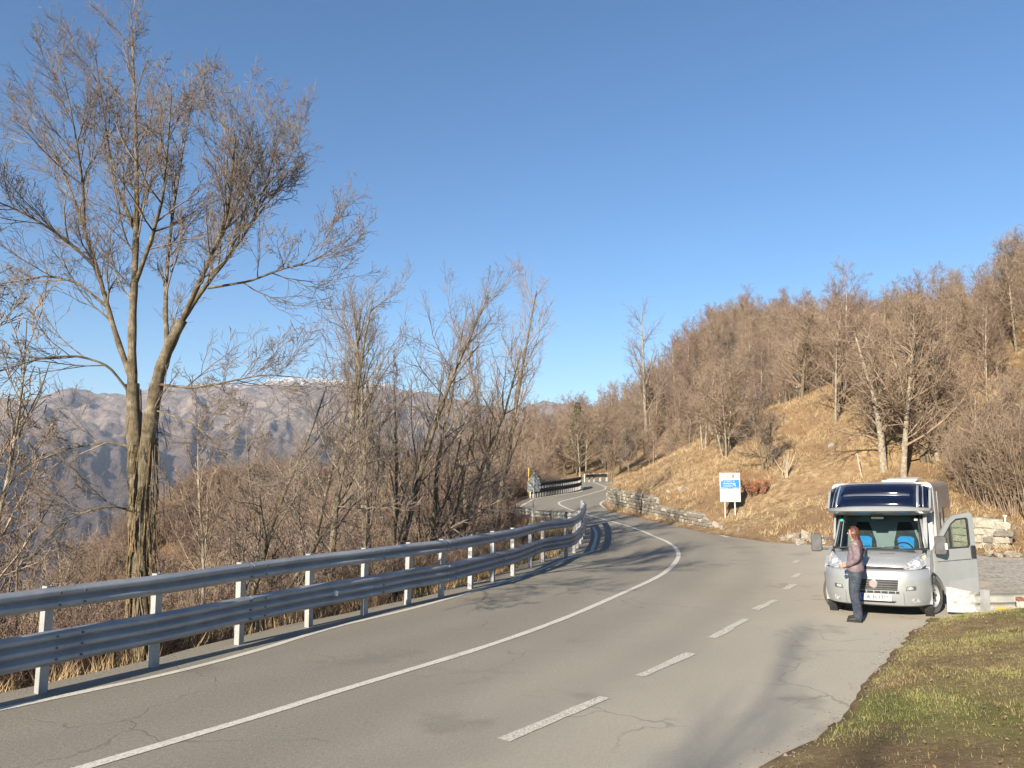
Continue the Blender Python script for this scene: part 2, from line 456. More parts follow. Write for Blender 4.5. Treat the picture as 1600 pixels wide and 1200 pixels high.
crk = g.voro_edge(0.42, g.warp(0.9, 1.6))
cm = g.math('MULTIPLY', g.ramp(crk, [(0.0, (1, 1, 1)), (0.012, (0, 0, 0))]), g.ramp(g.noise(0.33, 3), [(0.50, (0, 0, 0)), (0.58, (1, 1, 1))]))
base = g.mix(g.math('MULTIPLY', cm, 0.42), base, (0.075, 0.068, 0.058))
st = g.math('MULTIPLY', g.ramp(g.noise(0.55, 5, 0.6, g.warp(0.5, 1.0)), [(0.60, (0, 0, 0)), (0.68, (1, 1, 1))]), 0.35)
base = g.mix(st, base, (0.12, 0.11, 0.094))
g.L(base, g.b.inputs['Base Color']); g.b.inputs['Roughness'].default_value = 0.88; g.b.inputs['Specular IOR Level'].default_value = 0.3
g.bump(g.math('SUBTRACT', g.math('ADD', n3, grit), g.math('MULTIPLY', cm, 0.5)), 0.5, 0.012)
M_asphalt = g.m

g = NG('gravel_surface')
v = g.t.nodes.new('ShaderNodeTexVoronoi'); v.inputs['Scale'].default_value = 16; g.L(g.pos, v.inputs['Vector'])
c = g.ramp(g.noise(2.0, 6, 0.65), [(0.35, (0.20, 0.175, 0.14)), (0.6, (0.34, 0.31, 0.26))])
c = g.mix(0.45, c, g.ramp(v.outputs['Color'], [(0.2, (0.14, 0.125, 0.105)), (0.8, (0.46, 0.43, 0.37))]))
g.L(c, g.b.inputs['Base Color']); g.b.inputs['Roughness'].default_value = 0.95
g.bump(v.outputs['Distance'], 0.6, 0.03)
M_gravel = g.m

def paint(name, colr, lo, hi):
    g = NG(name)
    wear = g.ramp(g.noise(34, 8, 0.8), [(lo, (1, 1, 1)), (hi, (0, 0, 0))])
    big = g.ramp(g.noise(1.6, 5, 0.7), [(0.55, (0, 0, 0)), (0.72, (1, 1, 1))])
    c = g.mix(g.math('MAXIMUM', wear, g.math('MULTIPLY', big, 0.55)), colr, (0.19, 0.175, 0.15))
    g.L(c, g.b.inputs['Base Color']); g.b.inputs['Roughness'].default_value = 0.7
    return g.m
M_line = paint('road_paint', (0.56, 0.53, 0.46), 0.36, 0.50)
M_worn = paint('worn_road_paint', (0.60, 0.56, 0.46), 0.40, 0.56)

# terrain sheet ---------------------------------------------------------------
def axis(*segs):
    out = []
    for a, b, s in segs: out += list(np.arange(a, b - 1e-6, s))
    return np.array(out + [segs[-1][1]])
gx = axis((-150, -60, 10), (-60, -24, 3), (-24, -11, 0.8), (-11, 13, 0.25), (13, 26, 0.5), (26, 60, 2), (60, 170, 6))
gy = axis((-30, 3, 1.5), (3, 17, 0.2), (17, 42, 0.4), (42, 66, 0.8), (66, 100, 2), (100, 260, 6))
GX, GY = np.meshgrid(gx, gy)
Z, ins, zk, dl, dh, dm = terrain(GX.ravel(), GY.ravel(), True)
V = np.stack([GX.ravel(), GY.ravel(), Z], 1)
nx, ny = len(gx), len(gy)
idx = np.arange(nx * ny).reshape(ny, nx)
F = np.stack([idx[:-1, :-1].ravel(), idx[:-1, 1:].ravel(), idx[1:, 1:].ravel(), idx[1:, :-1].ravel()], 1)
terrain_o = mesh_np('terrain', V, F, M_ground, None, True)
tag(terrain_o, kind='structure')
me = terrain_o.data
for nm, val in (('green', ((zk == 2) & ~ins) * (0.25 + 0.75 * sstep(0.35, 0.62, fbm(V[:, 0] * 0.55, V[:, 1] * 0.55, 40, 3) + 0.12 * sstep(0, 1.5, dm))) * (1 - 0.9 * (1 - sstep(0.5, 2.0, np.hypot(V[:, 0] - 3.0, (V[:, 1] - 6.2) * 0.8))))), ('litter', ((zk == 0) | ins) * 0.85)):
    a_ = me.attributes.new(nm, 'FLOAT', 'POINT'); a_.data.foreach_set('value', val.astype(np.float32))

def sheet(name, poly, step, zoff, m, far_step=None):
    poly = np.asarray(poly); n = len(poly)
    lo = poly.min(0); hi = poly.max(0)
    pts = []
    for y0, y1, s in ((lo[1], min(48, hi[1]), step), (48, hi[1], far_step or step)):
        if y1 <= y0: continue
        A, Bq = np.meshgrid(np.arange(lo[0], hi[0], s), np.arange(y0, y1, s)); A = A.ravel(); Bq = Bq.ravel()
        k = in_poly(A, Bq, poly); A = A[k]; Bq = Bq[k]
        far = dist(A, Bq, np.concatenate([poly, poly[:1]])) > s * 0.4
        pts += list(zip(A[far], Bq[far]))
    co = [Vector(p) for p in poly] + [Vector(p) for p in pts]
    vs, es, fs, *_ = delaunay_2d_cdt(co, [(i, (i + 1) % n) for i in range(n)], [], 1, 1e-5)
    vv = np.array([(p.x, p.y) for p in vs]); z = roadz(vv[:, 0], vv[:, 1]) + zoff
    tri = [t for t in fs]
    o = mesh_np(name, np.column_stack([vv, z]), [tuple(t) for t in tri], m, None, True)
    bm = bmesh.new(); bm.from_mesh(o.data)
    cen = np.array([f.calc_center_median()[:2] for f in bm.faces]); keep = in_poly(cen[:, 0], cen[:, 1], poly)
    bmesh.ops.delete(bm, geom=[f for f, k in zip(bm.faces, keep) if not k], context='FACES')
    for f in bm.faces:
        if f.normal.z < 0: f.normal_flip()
    bm.to_mesh(o.data); bm.free()
    return tag(o, kind='structure')
road_o = sheet('road', flat_poly, 0.6, 0.0, M_asphalt, 1.2)
rv = np.empty(len(road_o.data.vertices) * 3); road_o.data.vertices.foreach_get('co', rv); rv = rv.reshape(-1, 3)
a_ = road_o.data.attributes.new('lane', 'FLOAT', 'POINT'); a_.data.foreach_set('value', dist(rv[:, 0], rv[:, 1], resample(center, 0.6)).astype(np.float32))

grav = [P2(1492, 899), P2(1478, 884), P2(1440, 868), P2(1440, 861.5), P2(1528, 867.5), P2(1600, 872)]
grav = grav + [(grav[-1][0] + 8, grav[-1][1] - 1.2), (36, 18), (30, isl[0][1] + 2.5), P2(1600, 925), P2(1550, 912)]
gp_ = resample(grav + [grav[0]], 0.3)[:-1]; gp_ = jitter(gp_, 0.3, 1.1, 61)
sheet('gravel', gp_, 0.7, 0.006, M_gravel)

def ribbon(name, path, width, m, zoff=0.007, step=0.35, wvar=0.0):
    c_ = resample(path, step); l = offs(c_, -width / 2); r = offs(c_, width / 2)
    if wvar:
        j = (vn(c_[:, 0] * 3, c_[:, 1] * 3, 4) - 0.5)[:, None] * wvar; l = l + (l - c_) * j; r = r + (r - c_) * j
    Vv = np.concatenate([np.column_stack([l, roadz(l[:, 0], l[:, 1]) + zoff]), np.column_stack([r, roadz(r[:, 0], r[:, 1]) + zoff])])
    n = len(c_); i = np.arange(n - 1)
    return tag(mesh_np(name, Vv, np.stack([i, i + n, i + n + 1, i + 1], 1), m), kind='structure')
ribbon('centre_line', center, 0.14, M_line, wvar=0.25)
ll_px = [(0, 1109), (258, 1054), (400, 1017), (520, 981), (640, 952), (730, 927), (790, 909), (850, 888), (884, 874)]
ll = [P2(*q) for q in ll_px]; ldr = (Vector(ll[0]) - Vector(ll[1])).normalized()
lo_far = offs(resample(rail_path, 1.0), 0.55)
lo_far = [tuple(p) for p in lo_far if p[1] > ll[-1][1] + 1.5]
ribbon('left_edge_line', [tuple(Vector(ll[0]) + ldr * 9)] + ll + lo_far, 0.13, M_line, wvar=0.25)
lf2 = [tuple(p) for p in offs(resample(left_edge[-14:-4], 1.0), 0.55)]
ribbon('left_edge_line', lf2, 0.13, M_line)
rl = [P2(*q) for q in [(1109.5, 831.5), (1030, 813.5), (970, 801.5), (946, 794), (938.5, 788), (942, 783.5), (949.6, 780.5)]] + [(7.4, 56), (9.5, 62), (10.9, 69), (10.5, 74)]
ribbon('right_edge_line', rl, 0.14, M_line, wvar=0.2)
ribbon('right_edge_line', [P2(1117, 834), P2(1138, 839.5)], 0.13, M_line)
for a_, b_ in (((787, 1157), (945, 1090)), ((1000, 1057), (1080, 1021)), ((1112, 997), (1142, 982)), ((1136, 983), (1166, 968)), ((1179, 953), (1212, 938)), ((1227, 921.5), (1240, 913)), ((1240, 903), (1249, 896)), ((1241, 880), (1246, 876))):
    ribbon('edge_dash', [P2(*a_), P2(*b_)], 0.15, M_worn, wvar=0.5, step=0.15)
# ------------------------------------------------------------------ metal barriers
def metal(name, c1, c2, rough, metallic):
    g = NG(name)
    n = g.noise(3.0, 6, 0.65); n2 = g.noise(40, 3, 0.6)
    c = g.mix(0.25, g.ramp(n, [(0.35, c1), (0.65, c2)]), g.ramp(n2, [(0.3, c1), (0.7, c2)]))
    st = g.ramp(g.noise(1.1, 7, 0.75), [(0.54, (0, 0, 0)), (0.70, (1, 1, 1))]); c = g.mix(g.math('MULTIPLY', st, 0.5), c, tuple(0.55 * q + 0.02 * k for q, k in zip(c1, (2, 1, 0))))
    g.L(c, g.b.inputs['Base Color']); g.b.inputs['Metallic'].default_value = metallic
    g.L(g.math('ADD', rough - 0.1, g.math('MULTIPLY', n, 0.25)), g.b.inputs['Roughness'])
    return g.m
M_galv = metal('galvanised_steel', (0.25, 0.265, 0.285), (0.36, 0.375, 0.395), 0.48, 0.35)
M_post = metal('galvanised_post', (0.27, 0.275, 0.27), (0.38, 0.38, 0.365), 0.55, 0.25)
M_oldgalv = metal('weathered_steel', (0.28, 0.28, 0.255), (0.44, 0.43, 0.39), 0.6, 0.3)
M_darkrail = metal('dark_rail', (0.028, 0.03, 0.034), (0.06, 0.06, 0.064), 0.6, 0.2)
M_whitepost = mat('white_post', (0.38, 0.365, 0.33), (0.47, 0.455, 0.42), 0.75, 5)
M_bolt = mat('bolt_steel', (0.14, 0.14, 0.15), None, 0.5, metal=0.6)
M_rust = mat('rusty_steel', (0.10, 0.035, 0.02), (0.30, 0.14, 0.08), 0.85, 20, bump=0.4)
M_refl = mat('reflector', (0.75, 0.76, 0.74), None, 0.25)
M_orange = mat('orange_reflector', (0.75, 0.36, 0.05), None, 0.35)

def wave(n, height, depth=0.075):
    """beam cross-section with n waves, as (out, up) pairs"""
    out = []; k = height / n
    for i in range(n):
        z = i * k
        out += [(0.0, z), (0.012, z + 0.10 * k), (depth * 0.9, z + 0.30 * k), (depth, z + 0.38 * k), (depth, z + 0.62 * k), (depth * 0.9, z + 0.70 * k), (0.012, z + 0.90 * k)]
    return out + [(0.0, height)]

class Path:
    def __init__(s, pts, step=0.1):
        s.p = resample(pts, step); d = np.linalg.norm(np.diff(s.p, axis=0), axis=1); s.s = np.concatenate([[0], np.cumsum(d)]); s.L = s.s[-1]
    def at(s, q):
        x = np.interp(q, s.s, s.p[:, 0]); y = np.interp(q, s.s, s.p[:, 1])
        e = 0.15; x2 = np.interp(q + e, s.s, s.p[:, 0]); y2 = np.interp(q + e, s.s, s.p[:, 1]); x1 = np.interp(q - e, s.s, s.p[:, 0]); y1 = np.interp(q - e, s.s, s.p[:, 1])
        t = Vector((x2 - x1, y2 - y1, 0)).normalized()
        return Vector((x, y, 0)), t
    def near(s, pt): return s.s[np.argmin((s.p[:, 0] - pt[0]) ** 2 + (s.p[:, 1] - pt[1]) ** 2)]

def beam(path, s0, s1, prof, z0, side, off, zfn, th=0.012, step=0.3, drop=None):
    """sweeps an open profile (given a thickness) along the path; side=+1: waves point to the right of travel"""
    n = max(2, int((s1 - s0) / step) + 1); V = []; F = []
    m_ = len(prof); loop = [(o, u) for o, u in prof] + [(o - th, u) for o, u in reversed(prof)]
    k = len(loop)
    for i in range(n):
        q = s0 + (s1 - s0) * i / (n - 1); c, t = path.at(q); nrm = Vector((t.y, -t.x, 0)) * side
        zz = zfn(c.x, c.y) + z0
        for o, u in loop: V.append(c + nrm * (off + o) + Vector((0, 0, zz + u)))
    for i in range(n - 1):
        for j in range(k):
            a, b = i * k + j, i * k + (j + 1) % k
            F.append((a, a + k, b + k, b))
    F.append(tuple(range(k - 1, -1, -1))); F.append(tuple(range((n - 1) * k, n * k)))
    return V, F

def zroad(x, y): return float(roadz(x, y))

def channel_post(h, w_=0.105, d=0.10, t=0.012, foot=0.5):
    """C-shaped post, open to local -x; local +y is the side that carries the rail"""
    b = MB()
    b.box((w_ / 2 - t / 2, 0, h / 2 - foot / 2), (t, d, h + foot))
    b.box((-t / 2, d / 2 - t / 2, h / 2 - foot / 2), (w_ - t, t, h + foot))
    b.box((-t / 2, -d / 2 + t / 2, h / 2 - foot / 2), (w_ - t, t, h + foot))
    b.box((-w_ / 2 + t / 2, d / 2 - 0.022, h / 2 - foot / 2), (t, 0.02, h + foot)).box((-w_ / 2 + t / 2, -d / 2 + 0.022, h / 2 - foot / 2), (t, 0.02, h + foot))
    return b

rng = random.Random(4)
gpath = Path(rail_path)
guard = empty('guardrail', (rp[0][0], rp[0][1], 0))
tag(guard, 'long galvanised double guardrail on posts lining the outer road edge above the wooded drop', 'guardrail')
inv = Matrix.Translation(-Vector(guard.location))
def child(o, par):
    o.parent = par; o.matrix_parent_inverse = par.matrix_world.inverted() if False else Matrix.Translation(-Vector(par.location)); return o
ps = [gpath.near(q) for q in rp]
q = ps[0] - 1.55
while q > 0.3: ps.insert(0, q); q -= 1.55
q = ps[-1] + 1.5
while q < gpath.L - 0.1: ps.append(q); q += 1.5
post_me = None
for i, q in enumerate(ps):
    c, t = gpath.at(q)
    if post_me is None:
        o = channel_post(RH + 0.012).build('post', M_post, guard); post_me = o.data
    else:
        o = bpy.data.objects.new('post', post_me); link(o, guard)
    z = zroad(c.x, c.y)
    Mx = Matrix.Translation((c.x, c.y, z)) @ Matrix.Rotation(math.atan2(t.y, t.x), 4, 'Z') @ Matrix.Rotation(rng.uniform(-0.025, 0.03), 4, 'Y') @ Matrix.Rotation(math.pi, 4, 'Z')
    o.matrix_local = Matrix.Translation(-Vector(guard.location)) @ Mx
j0 = ps.index(gpath.near(rp[0])) % 2
cuts = [0.0] + [ps[i] + 0.12 for i in range(len(ps)) if i % 2 == j0 and ps[i] < gpath.L - 0.8] + [gpath.L]
prof_up, prof_lo = wave(2, 0.27), wave(3, 0.41)
bl = MB()
for k in range(len(cuts) - 1):
    for nm, pr, z0 in (('upper_rail', prof_up, RH - 0.275), ('lower_rail', prof_lo, 0.32)):
        V, F = beam(gpath, cuts[k], min(cuts[k + 1] + 0.16, gpath.L), pr, z0, 1, 0.065 + (0.006 if k % 2 else 0.0), zroad)
        o = mesh_np(nm, V, F, M_galv, guard, True, 40)
        o.matrix_local = Matrix.Translation(-Vector(guard.location))
    for dq in (-0.10, 0.22):
        c, t = gpath.at(cuts[k] + dq + 0.05); nrm = Vector((t.y, -t.x, 0))
        for z in (RH - 0.215, RH - 0.075, 0.32 + 0.07, 0.32 + 0.205, 0.32 + 0.34):
            a = c + nrm * (0.065 + 0.078) + Vector((0, 0, zroad(c.x, c.y) + z)); bl.cyl(a, a + nrm * 0.018, 0.016, n=8)
o = bl.build('bolts', M_bolt, guard); o.matrix_local = Matrix.Translation(-Vector(guard.location)); tag(o, kind='stuff')
for q in (ps[len(ps) // 2 - 2], ps[-6]):
    c, t = gpath.at(q + 0.5); nrm = Vector((t.y, -t.x, 0))
    a = c + nrm * 0.155 + Vector((0, 0, zroad(c.x, c.y) + 0.525)); b_ = MB(); b_.box(a, (0.05, 0.05, 0.09), Matrix.Rotation(math.atan2(t.y, t.x), 3, 'Z'))
    o = b_.build('reflector', M_refl, guard); o.matrix_local = Matrix.Translation(-Vector(guard.location))

def simple_rail(name, label, pts, h, prof, z0s, rail_m, post_m, spacing, side, zfn, pw=0.11, ends=False, rail_name='rail', off=0.06):
    pa = Path(pts); c0, _ = pa.at(0); root = empty(name, (c0.x, c0.y, zfn(c0.x, c0.y)))
    tag(root, label, 'guardrail')
    off_m = Matrix.Translation(-Vector(root.location))
    n = max(2, int(round(pa.L / spacing)) + 1); pm = None
    for i in range(n):
        q = pa.L * i / (n - 1); c, t = pa.at(q)
        if pm is None: o = channel_post(h, pw, 0.09).build('post', post_m, root); pm = o.data
        else: o = bpy.data.objects.new('post', pm); link(o, root)
        o.matrix_local = off_m @ Matrix.Translation((c.x, c.y, zfn(c.x, c.y))) @ Matrix.Rotation(math.atan2(t.y, t.x) + math.pi, 4, 'Z') @ Matrix.Rotation(rng.uniform(-0.03, 0.03), 4, 'Y')
    k = max(1, int(pa.L / 4.0))
    for i in range(k):
        for z0 in z0s:
            V, F = beam(pa, pa.L * i / k, min(pa.L, pa.L * (i + 1) / k + 0.12), prof, z0, side, off + (0.006 if i % 2 else 0), zfn)
            o = mesh_np(rail_name, V, F, rail_m, root, True, 40); o.matrix_local = off_m
    return root
# older rail that turns away at the end of the new one, seen from behind
op = [P2(900, 800, 0.8), P2(868, 797.5, 0.8), P2(835, 794, 0.8), P2(806, 790.5, 0.8)]
simple_rail('guardrail', 'weathered grey single guardrail seen from behind, beyond the triangular sign in the bend', op, 0.82, wave(2, 0.33), [0.47], M_oldgalv, M_oldgalv, 1.25, 1, T1, 0.1)
bp = [P2(829, 778.5), P2(850, 775), P2(880, 770.5), P2(904, 765.5)]
bp.append((bp[-1][0] + 0.35, bp[-1][1] + 2.6))
simple_rail('guardrail', 'dark double guardrail on many closely set white posts in the second bend', bp, 1.02, wave(2, 0.30), [0.28, 0.74], M_darkrail, M_whitepost, 0.44, 1, zroad, 0.13)
cp3 = [P2(914, 753.5), P2(930, 752.5), P2(948, 752)]
simple_rail('guardrail', 'short dark guardrail with white posts at the farthest visible end of the road', cp3, 0.78, wave(2, 0.30), [0.42], M_darkrail, M_whitepost, 0.75, 1, zroad, 0.16)

# ------------------------------------------------------------------ rail with fishtail end on the grass island
fa = P(1540, 963); fdir = (Vector(P2(1600, 959)) - Vector(P2(1540, 963))).normalized()
root = empty('guardrail', (fa.x, fa.y, T1(fa.x, fa.y)))
tag(root, 'short pale guardrail with flattened fishtail end beside the grass, in front of the motorhome', 'guardrail')
offm = Matrix.Translation(-Vector(root.location))
isl_rail = Path([tuple(Vector((fa.x, fa.y)) - fdir * 0.10), tuple(Vector((fa.x, fa.y)) + fdir * 4), tuple(Vector((fa.x, fa.y)) + fdir * 9)])
zr = lambda x, y: zroad(fa.x, fa.y) - 0.05
V, F = beam(isl_rail, 0.0, isl_rail.L, wave(2, 0.33), 0.12, -1, 0.06, zr)
o = mesh_np('rail', V, F, M_oldgalv, root, True, 40); o.matrix_local = offm
# fishtail: the two waves flatten and flare
V = []; F = []; pr = wave(2, 0.33); nq = 9
for i in range(nq):
    f = i / (nq - 1); c, t = isl_rail.at(0.05); c = c - t * (0.46 * f); nrm = Vector((-t.y, t.x, 0))
    c = c + nrm * (0.25 * f * f)
    for sgn in (0, 1):
        for o_, u in (pr if sgn == 0 else list(reversed(pr))):
            fl = 1 + 0.38 * f; V.append(c + nrm * (0.068 + o_ * (1 - f) + (-0.008 if sgn else 0.0)) + Vector((0, 0, zr(0, 0) + 0.12 + 0.165 + (u - 0.165) * fl + 0.03 * f)))
k = 2 * len(pr)
for i in range(nq - 1):
    for j in range(k):
        a, b = i * k + j, i * k + (j + 1) % k; F.append((a, b, b + k, a + k))
F.append(tuple(range((nq - 1) * k, nq * k)))
M_fish = mat('scuffed_white_paint', (0.24, 0.235, 0.215), (0.46, 0.455, 0.425), 0.6, 7, bump=0.5, bscale=9, lo=0.38, hi=0.5)
o = mesh_np('fishtail_end', V, F, M_fish, root, True, 50); o.matrix_local = offm
for q, hh, mm, nm in ((0.10, 0.52, M_post, 'post'), (0.62, 0.20, M_rust, 'broken_post'), (2.9, 0.52, M_post, 'post'), (5.2, 0.52, M_post, 'post')):
    c, t = isl_rail.at(q); nrm = Vector((-t.y, t.x, 0)); c = c - nrm * (0.0 if nm == 'post' else 0.22)
    zt = T1(c.x, c.y)
    o = channel_post(zr(0, 0) + hh - zt if nm == 'post' else 0.22, 0.12 if nm == 'post' else 0.08, 0.09, foot=0.3).build(nm, mm if nm == 'post' else M_whitepost, root)
    o.matrix_local = offm @ Matrix.Translation((c.x, c.y, zt)) @ Matrix.Rotation(math.atan2(t.y, t.x), 4, 'Z') @ Matrix.Rotation(0.05, 4, 'Y')
    if nm != 'post':
        b_ = MB(); b_.box((0, 0, 0.205), (0.11, 0.11, 0.07)); oc = b_.build('rusty_cap', M_rust, o, bevel=0.015)
c, t = isl_rail.at(0.45); nrm = Vector((t.y, -t.x, 0))
b_ = MB(); b_.box(c + nrm * (-0.04) + Vector((0, 0, zr(0, 0) + 0.185)), (0.16, 0.02, 0.05), Matrix.Rotation(math.atan2(t.y, t.x), 3, 'Z'))
o = b_.build('reflector', M_orange, root); o.matrix_local = offm

# ------------------------------------------------------------------ stone work
def stone_meshes(n, seed, rough=0.16):
    out = []; r_ = random.Random(seed)
    for k in range(n):
        bm = bmesh.new(); bmesh.ops.create_cube(bm, size=1.0)
        bmesh.ops.bevel(bm, geom=list(bm.edges), offset=0.16, segments=1, affect='EDGES')
        for v in bm.verts: v.co += Vector((r_.uniform(-1, 1), r_.uniform(-1, 1), r_.uniform(-1, 1))) * rough * 0.5
        me = bpy.data.meshes.new('stone'); bm.to_mesh(me); bm.free(); out.append(me)
    return out
M_stone = [mat('wall_stone_%s' % nm, c1, c2, 0.92, 9, bump=0.6, bscale=18) for nm, c1, c2 in (('grey', (0.11, 0.10, 0.082), (0.21, 0.19, 0.155)), ('pale', (0.22, 0.195, 0.15), (0.40, 0.365, 0.295)), ('brown', (0.10, 0.08, 0.055), (0.20, 0.165, 0.115)))]
M_mortar = mat('mortar', (0.16, 0.145, 0.115), (0.40, 0.37, 0.31), 0.95, 6, bump=0.5)
SM = [(me, mi) for mi in range(3) for me in stone_meshes(4, 10 + mi)]
for me, mi in SM: me.materials.append(M_stone[mi])
def add_stone(parent, M4, choose):
    me, mi = choose
    o = bpy.data.objects.new('stone', me); link(o, parent); o.matrix_local = M4; return o
def stone_wall(root, path, hfn, ch, cw, thick, seed, weights=(5, 5, 2), side=1, zfn=zroad, big=0.0):
    """courses of stones on the road side of a wall that follows the path"""
    r_ = random.Random(seed); offm = Matrix.Translation(-Vector(root.location))
    V = []; F = []; n = int(path.L / 0.25) + 2
    for i in range(n):
        q_ = path.L * i / (n - 1); c, t = path.at(q_); nr = Vector((t.y, -t.x, 0)) * side; z = zfn(c.x, c.y); h = hfn(q_)
        for dd, zz in ((-0.0, -0.3), (-0.0, h - 0.03), (-thick, h - 0.03), (-thick, -0.3)): V.append(c + nr * dd + Vector((0, 0, z + zz)))
    for i in range(n - 1):
        for j in range(4):
            a, b = i * 4 + j, i * 4 + (j + 1) % 4; F.append((a, b, b + 4, a + 4))
    F.append((3, 2, 1, 0)); F.append(tuple(range((n - 1) * 4, n * 4)))
    o = mesh_np('mortar_core', V, F, M_mortar, root); o.matrix_local = offm
    bmx = bmesh.new(); bmx.from_mesh(o.data); bmesh.ops.recalc_face_normals(bmx, faces=bmx.faces); bmx.to_mesh(o.data); bmx.free()
    pool = [x for x in SM for _ in range(weights[x[1]])]
    z0 = -0.05
    while z0 < 2.5:
        hh = r_.uniform(*ch); q_ = r_.uniform(-0.1, 0.05)
        while q_ < path.L:
            wl = r_.uniform(*cw); qc = min(max(q_ + wl / 2, 0), path.L); top = hfn(qc)
            if z0 + hh * 0.6 < top:
                hs = min(hh, top - z0 + 0.03) * r_.uniform(0.85, 1.05)
                c, t = path.at(qc); nr = Vector((t.y, -t.x, 0)) * side
                p = c + nr * (-0.05 + r_.uniform(-0.02, 0.035)) + Vector((0, 0, zfn(c.x, c.y) + z0 + hs / 2))
                M4 = offm @ Matrix.Translation(p) @ Matrix.Rotation(math.atan2(t.y, t.x), 4, 'Z') @ Matrix.Rotation(r_.uniform(-0.10, 0.10), 4, 'Y') @ Matrix.Diagonal((wl * 0.95, 0.22, hs * 0.95, 1))
                add_stone(root, M4, r_.choice(pool))
            q_ += wl
        z0 += hh
wp = Path(wall_path)
c0, _ = wp.at(0)
rw = tag(empty('retaining_wall', (c0.x, c0.y, zroad(c0.x, c0.y))), 'low grey stone retaining wall with pale mortar holding up the dry bank along the road', 'wall')
s_step = wp.near(P2(1023, 809.5)); s_low = wp.near(P2(1090, 824.5))
def wh(q_):
    if q_ < s_step: return 1.12 + 0.10 * math.sin(q_ * 1.3) * 0.4
    if q_ < s_low: return 0.68 - 0.03 * math.sin(q_ * 2)
    return 0.62 - 0.40 * (q_ - s_low) / (wp.L - s_low)
stone_wall(rw, wp, wh, (0.15, 0.22), (0.16, 0.32), 0.45, 3, (7, 3, 3))
# ruined masonry behind the open cab door
ra, rb_ = P(1478, 862), P(1571, 866)
rwall = tag(empty('ruined_wall', (ra.x, ra.y, zroad(ra.x, ra.y))), 'cracked pale stone wall stub at the back of the gravel layby behind the open cab door', 'wall')
rpth = Path([(ra.x, ra.y), (rb_.x, rb_.y)])
hr = (866 - 811) / FPX * rb_.y
stone_wall(rwall, rpth, lambda q_: hr * (1 - 0.03 * math.sin(q_ * 5)), (0.16, 0.26), (0.22, 0.55), 0.5, 8, (2, 6, 1))
pc, pt = rpth.at(rpth.L)
b_ = MB(); b_.cyl((0.06, -0.02, -0.3), (0.04, -0.02, hr + 0.06), 0.028, 0.024, 10); b_.box((0.04, -0.02, hr + 0.06), (0.09, 0.06, 0.05))
o = b_.build('lit_wall_corner', mat('lit_corner_pale', (0.50, 0.44, 0.36), (0.62, 0.57, 0.50), 0.8, 12), None)  # pale upright put in for the lit corner of the wall stub
o.location = (pc.x, pc.y - 0.03, zroad(pc.x, pc.y)); tag(o, 'thin pale upright drawn as the lit corner of the cracked stone wall stub', 'stake')

# ------------------------------------------------------------------ signs
M_signwhite = mat('sign_white', (0.42, 0.41, 0.38), (0.48, 0.47, 0.44), 0.5, 4)
M_signblue = mat('sign_blue', (0.02, 0.16, 0.55), (0.03, 0.20, 0.62), 0.45, 5)
M_print_grey = mat('print_grey', (0.22, 0.22, 0.21), None, 0.6)
M_print_dark = mat('print_dark', (0.09, 0.09, 0.09), None, 0.6)
M_print_lilac = mat('print_lilac', (0.32, 0.30, 0.46), None, 0.6)
M_signback = mat('sign_back_grey', (0.23, 0.25, 0.25), (0.33, 0.35, 0.34), 0.55, 8, metal=0.3)
sb = P(1143, 828)
kk = sb.y / FPX
zt = T1(sb.x, sb.y)
sgn = empty('information_sign', (sb.x, sb.y, zt), R(-6))
tag(sgn, 'white and blue information board on two posts at the foot of the dry bank', 'sign')
pw_, ph_ = 31 * kk, 44.5 * kk
topz = CAM.z + (750 - 739) * kk - zt; botz = topz - ph_
for x in (-0.24, 0.20):
    b_ = MB(); b_.cyl((x, 0.05, -0.4), (x, 0.05, topz - 0.05), 0.034, n=12); b_.build('post', M_whitepost, sgn, True)
b_ = MB(); b_.box((0, 0, (topz + botz) / 2), (pw_, 0.03, ph_)); pan = b_.build('panel', M_signwhite, sgn, bevel=0.006)
def pr_rect(name, u0, u1, v0, v1, m, y=-0.0175, th=0.003):
    b_ = MB(); b_.box(((-0.5 + (u0 + u1) / 2) * pw_, y, topz - (v0 + v1) / 2 * ph_), ((u1 - u0) * pw_, th, (v1 - v0) * ph_)); return b_.build(name, m, pan)
pr_rect('blue_field', 0.05, 0.955, 0.238, 0.552, M_signblue)
def words(name, u0, u1, vc, hgt, m, seed, y=-0.0205, gap=0.35):
    """a line of print too small to read: letter-sized strokes"""
    r_ = random.Random(seed); b_ = MB(); u = u0; cw_ = hgt * ph_ / pw_ * 0.62
    while u < u1 - cw_ * 0.5:
        hh = hgt * r_.choice((0.72, 0.72, 1.0)); k = r_.randrange(3)
        cx = (-0.5 + u + cw_ / 2) * pw_; cz = topz - (vc + (hgt - hh) / 2 * 0.6) * ph_; wd = cw_ * pw_ * 0.82; hz = hh * ph_; s_ = wd * 0.30
        b_.box((cx - wd / 2 + s_ / 2, y, cz), (s_, 0.002, hz))
        if k != 1: b_.box((cx + wd / 2 - s_ / 2, y, cz), (s_, 0.002, hz))
        b_.box((cx, y - 0.0004, cz + (hz / 2 - s_ / 2) * (1 if k else -1)), (wd, 0.002, s_))
        u += cw_
    return b_.build(name, m, pan)
words('lettering', 0.19, 0.60, 0.280, 0.050, M_signwhite, 1); words('lettering', 0.65, 0.75, 0.280, 0.050, M_signwhite, 2)
words('lettering', 0.17, 0.76, 0.365, 0.052, M_signwhite, 3); words('lettering', 0.17, 0.62, 0.450, 0.052, M_signwhite, 4)
words('lettering', 0.07, 0.44, 0.522, 0.040, M_signwhite, 5); words('lettering', 0.49, 0.56, 0.522, 0.036, M_signwhite, 6); words('lettering', 0.61, 0.92, 0.522, 0.042, M_signwhite, 7)
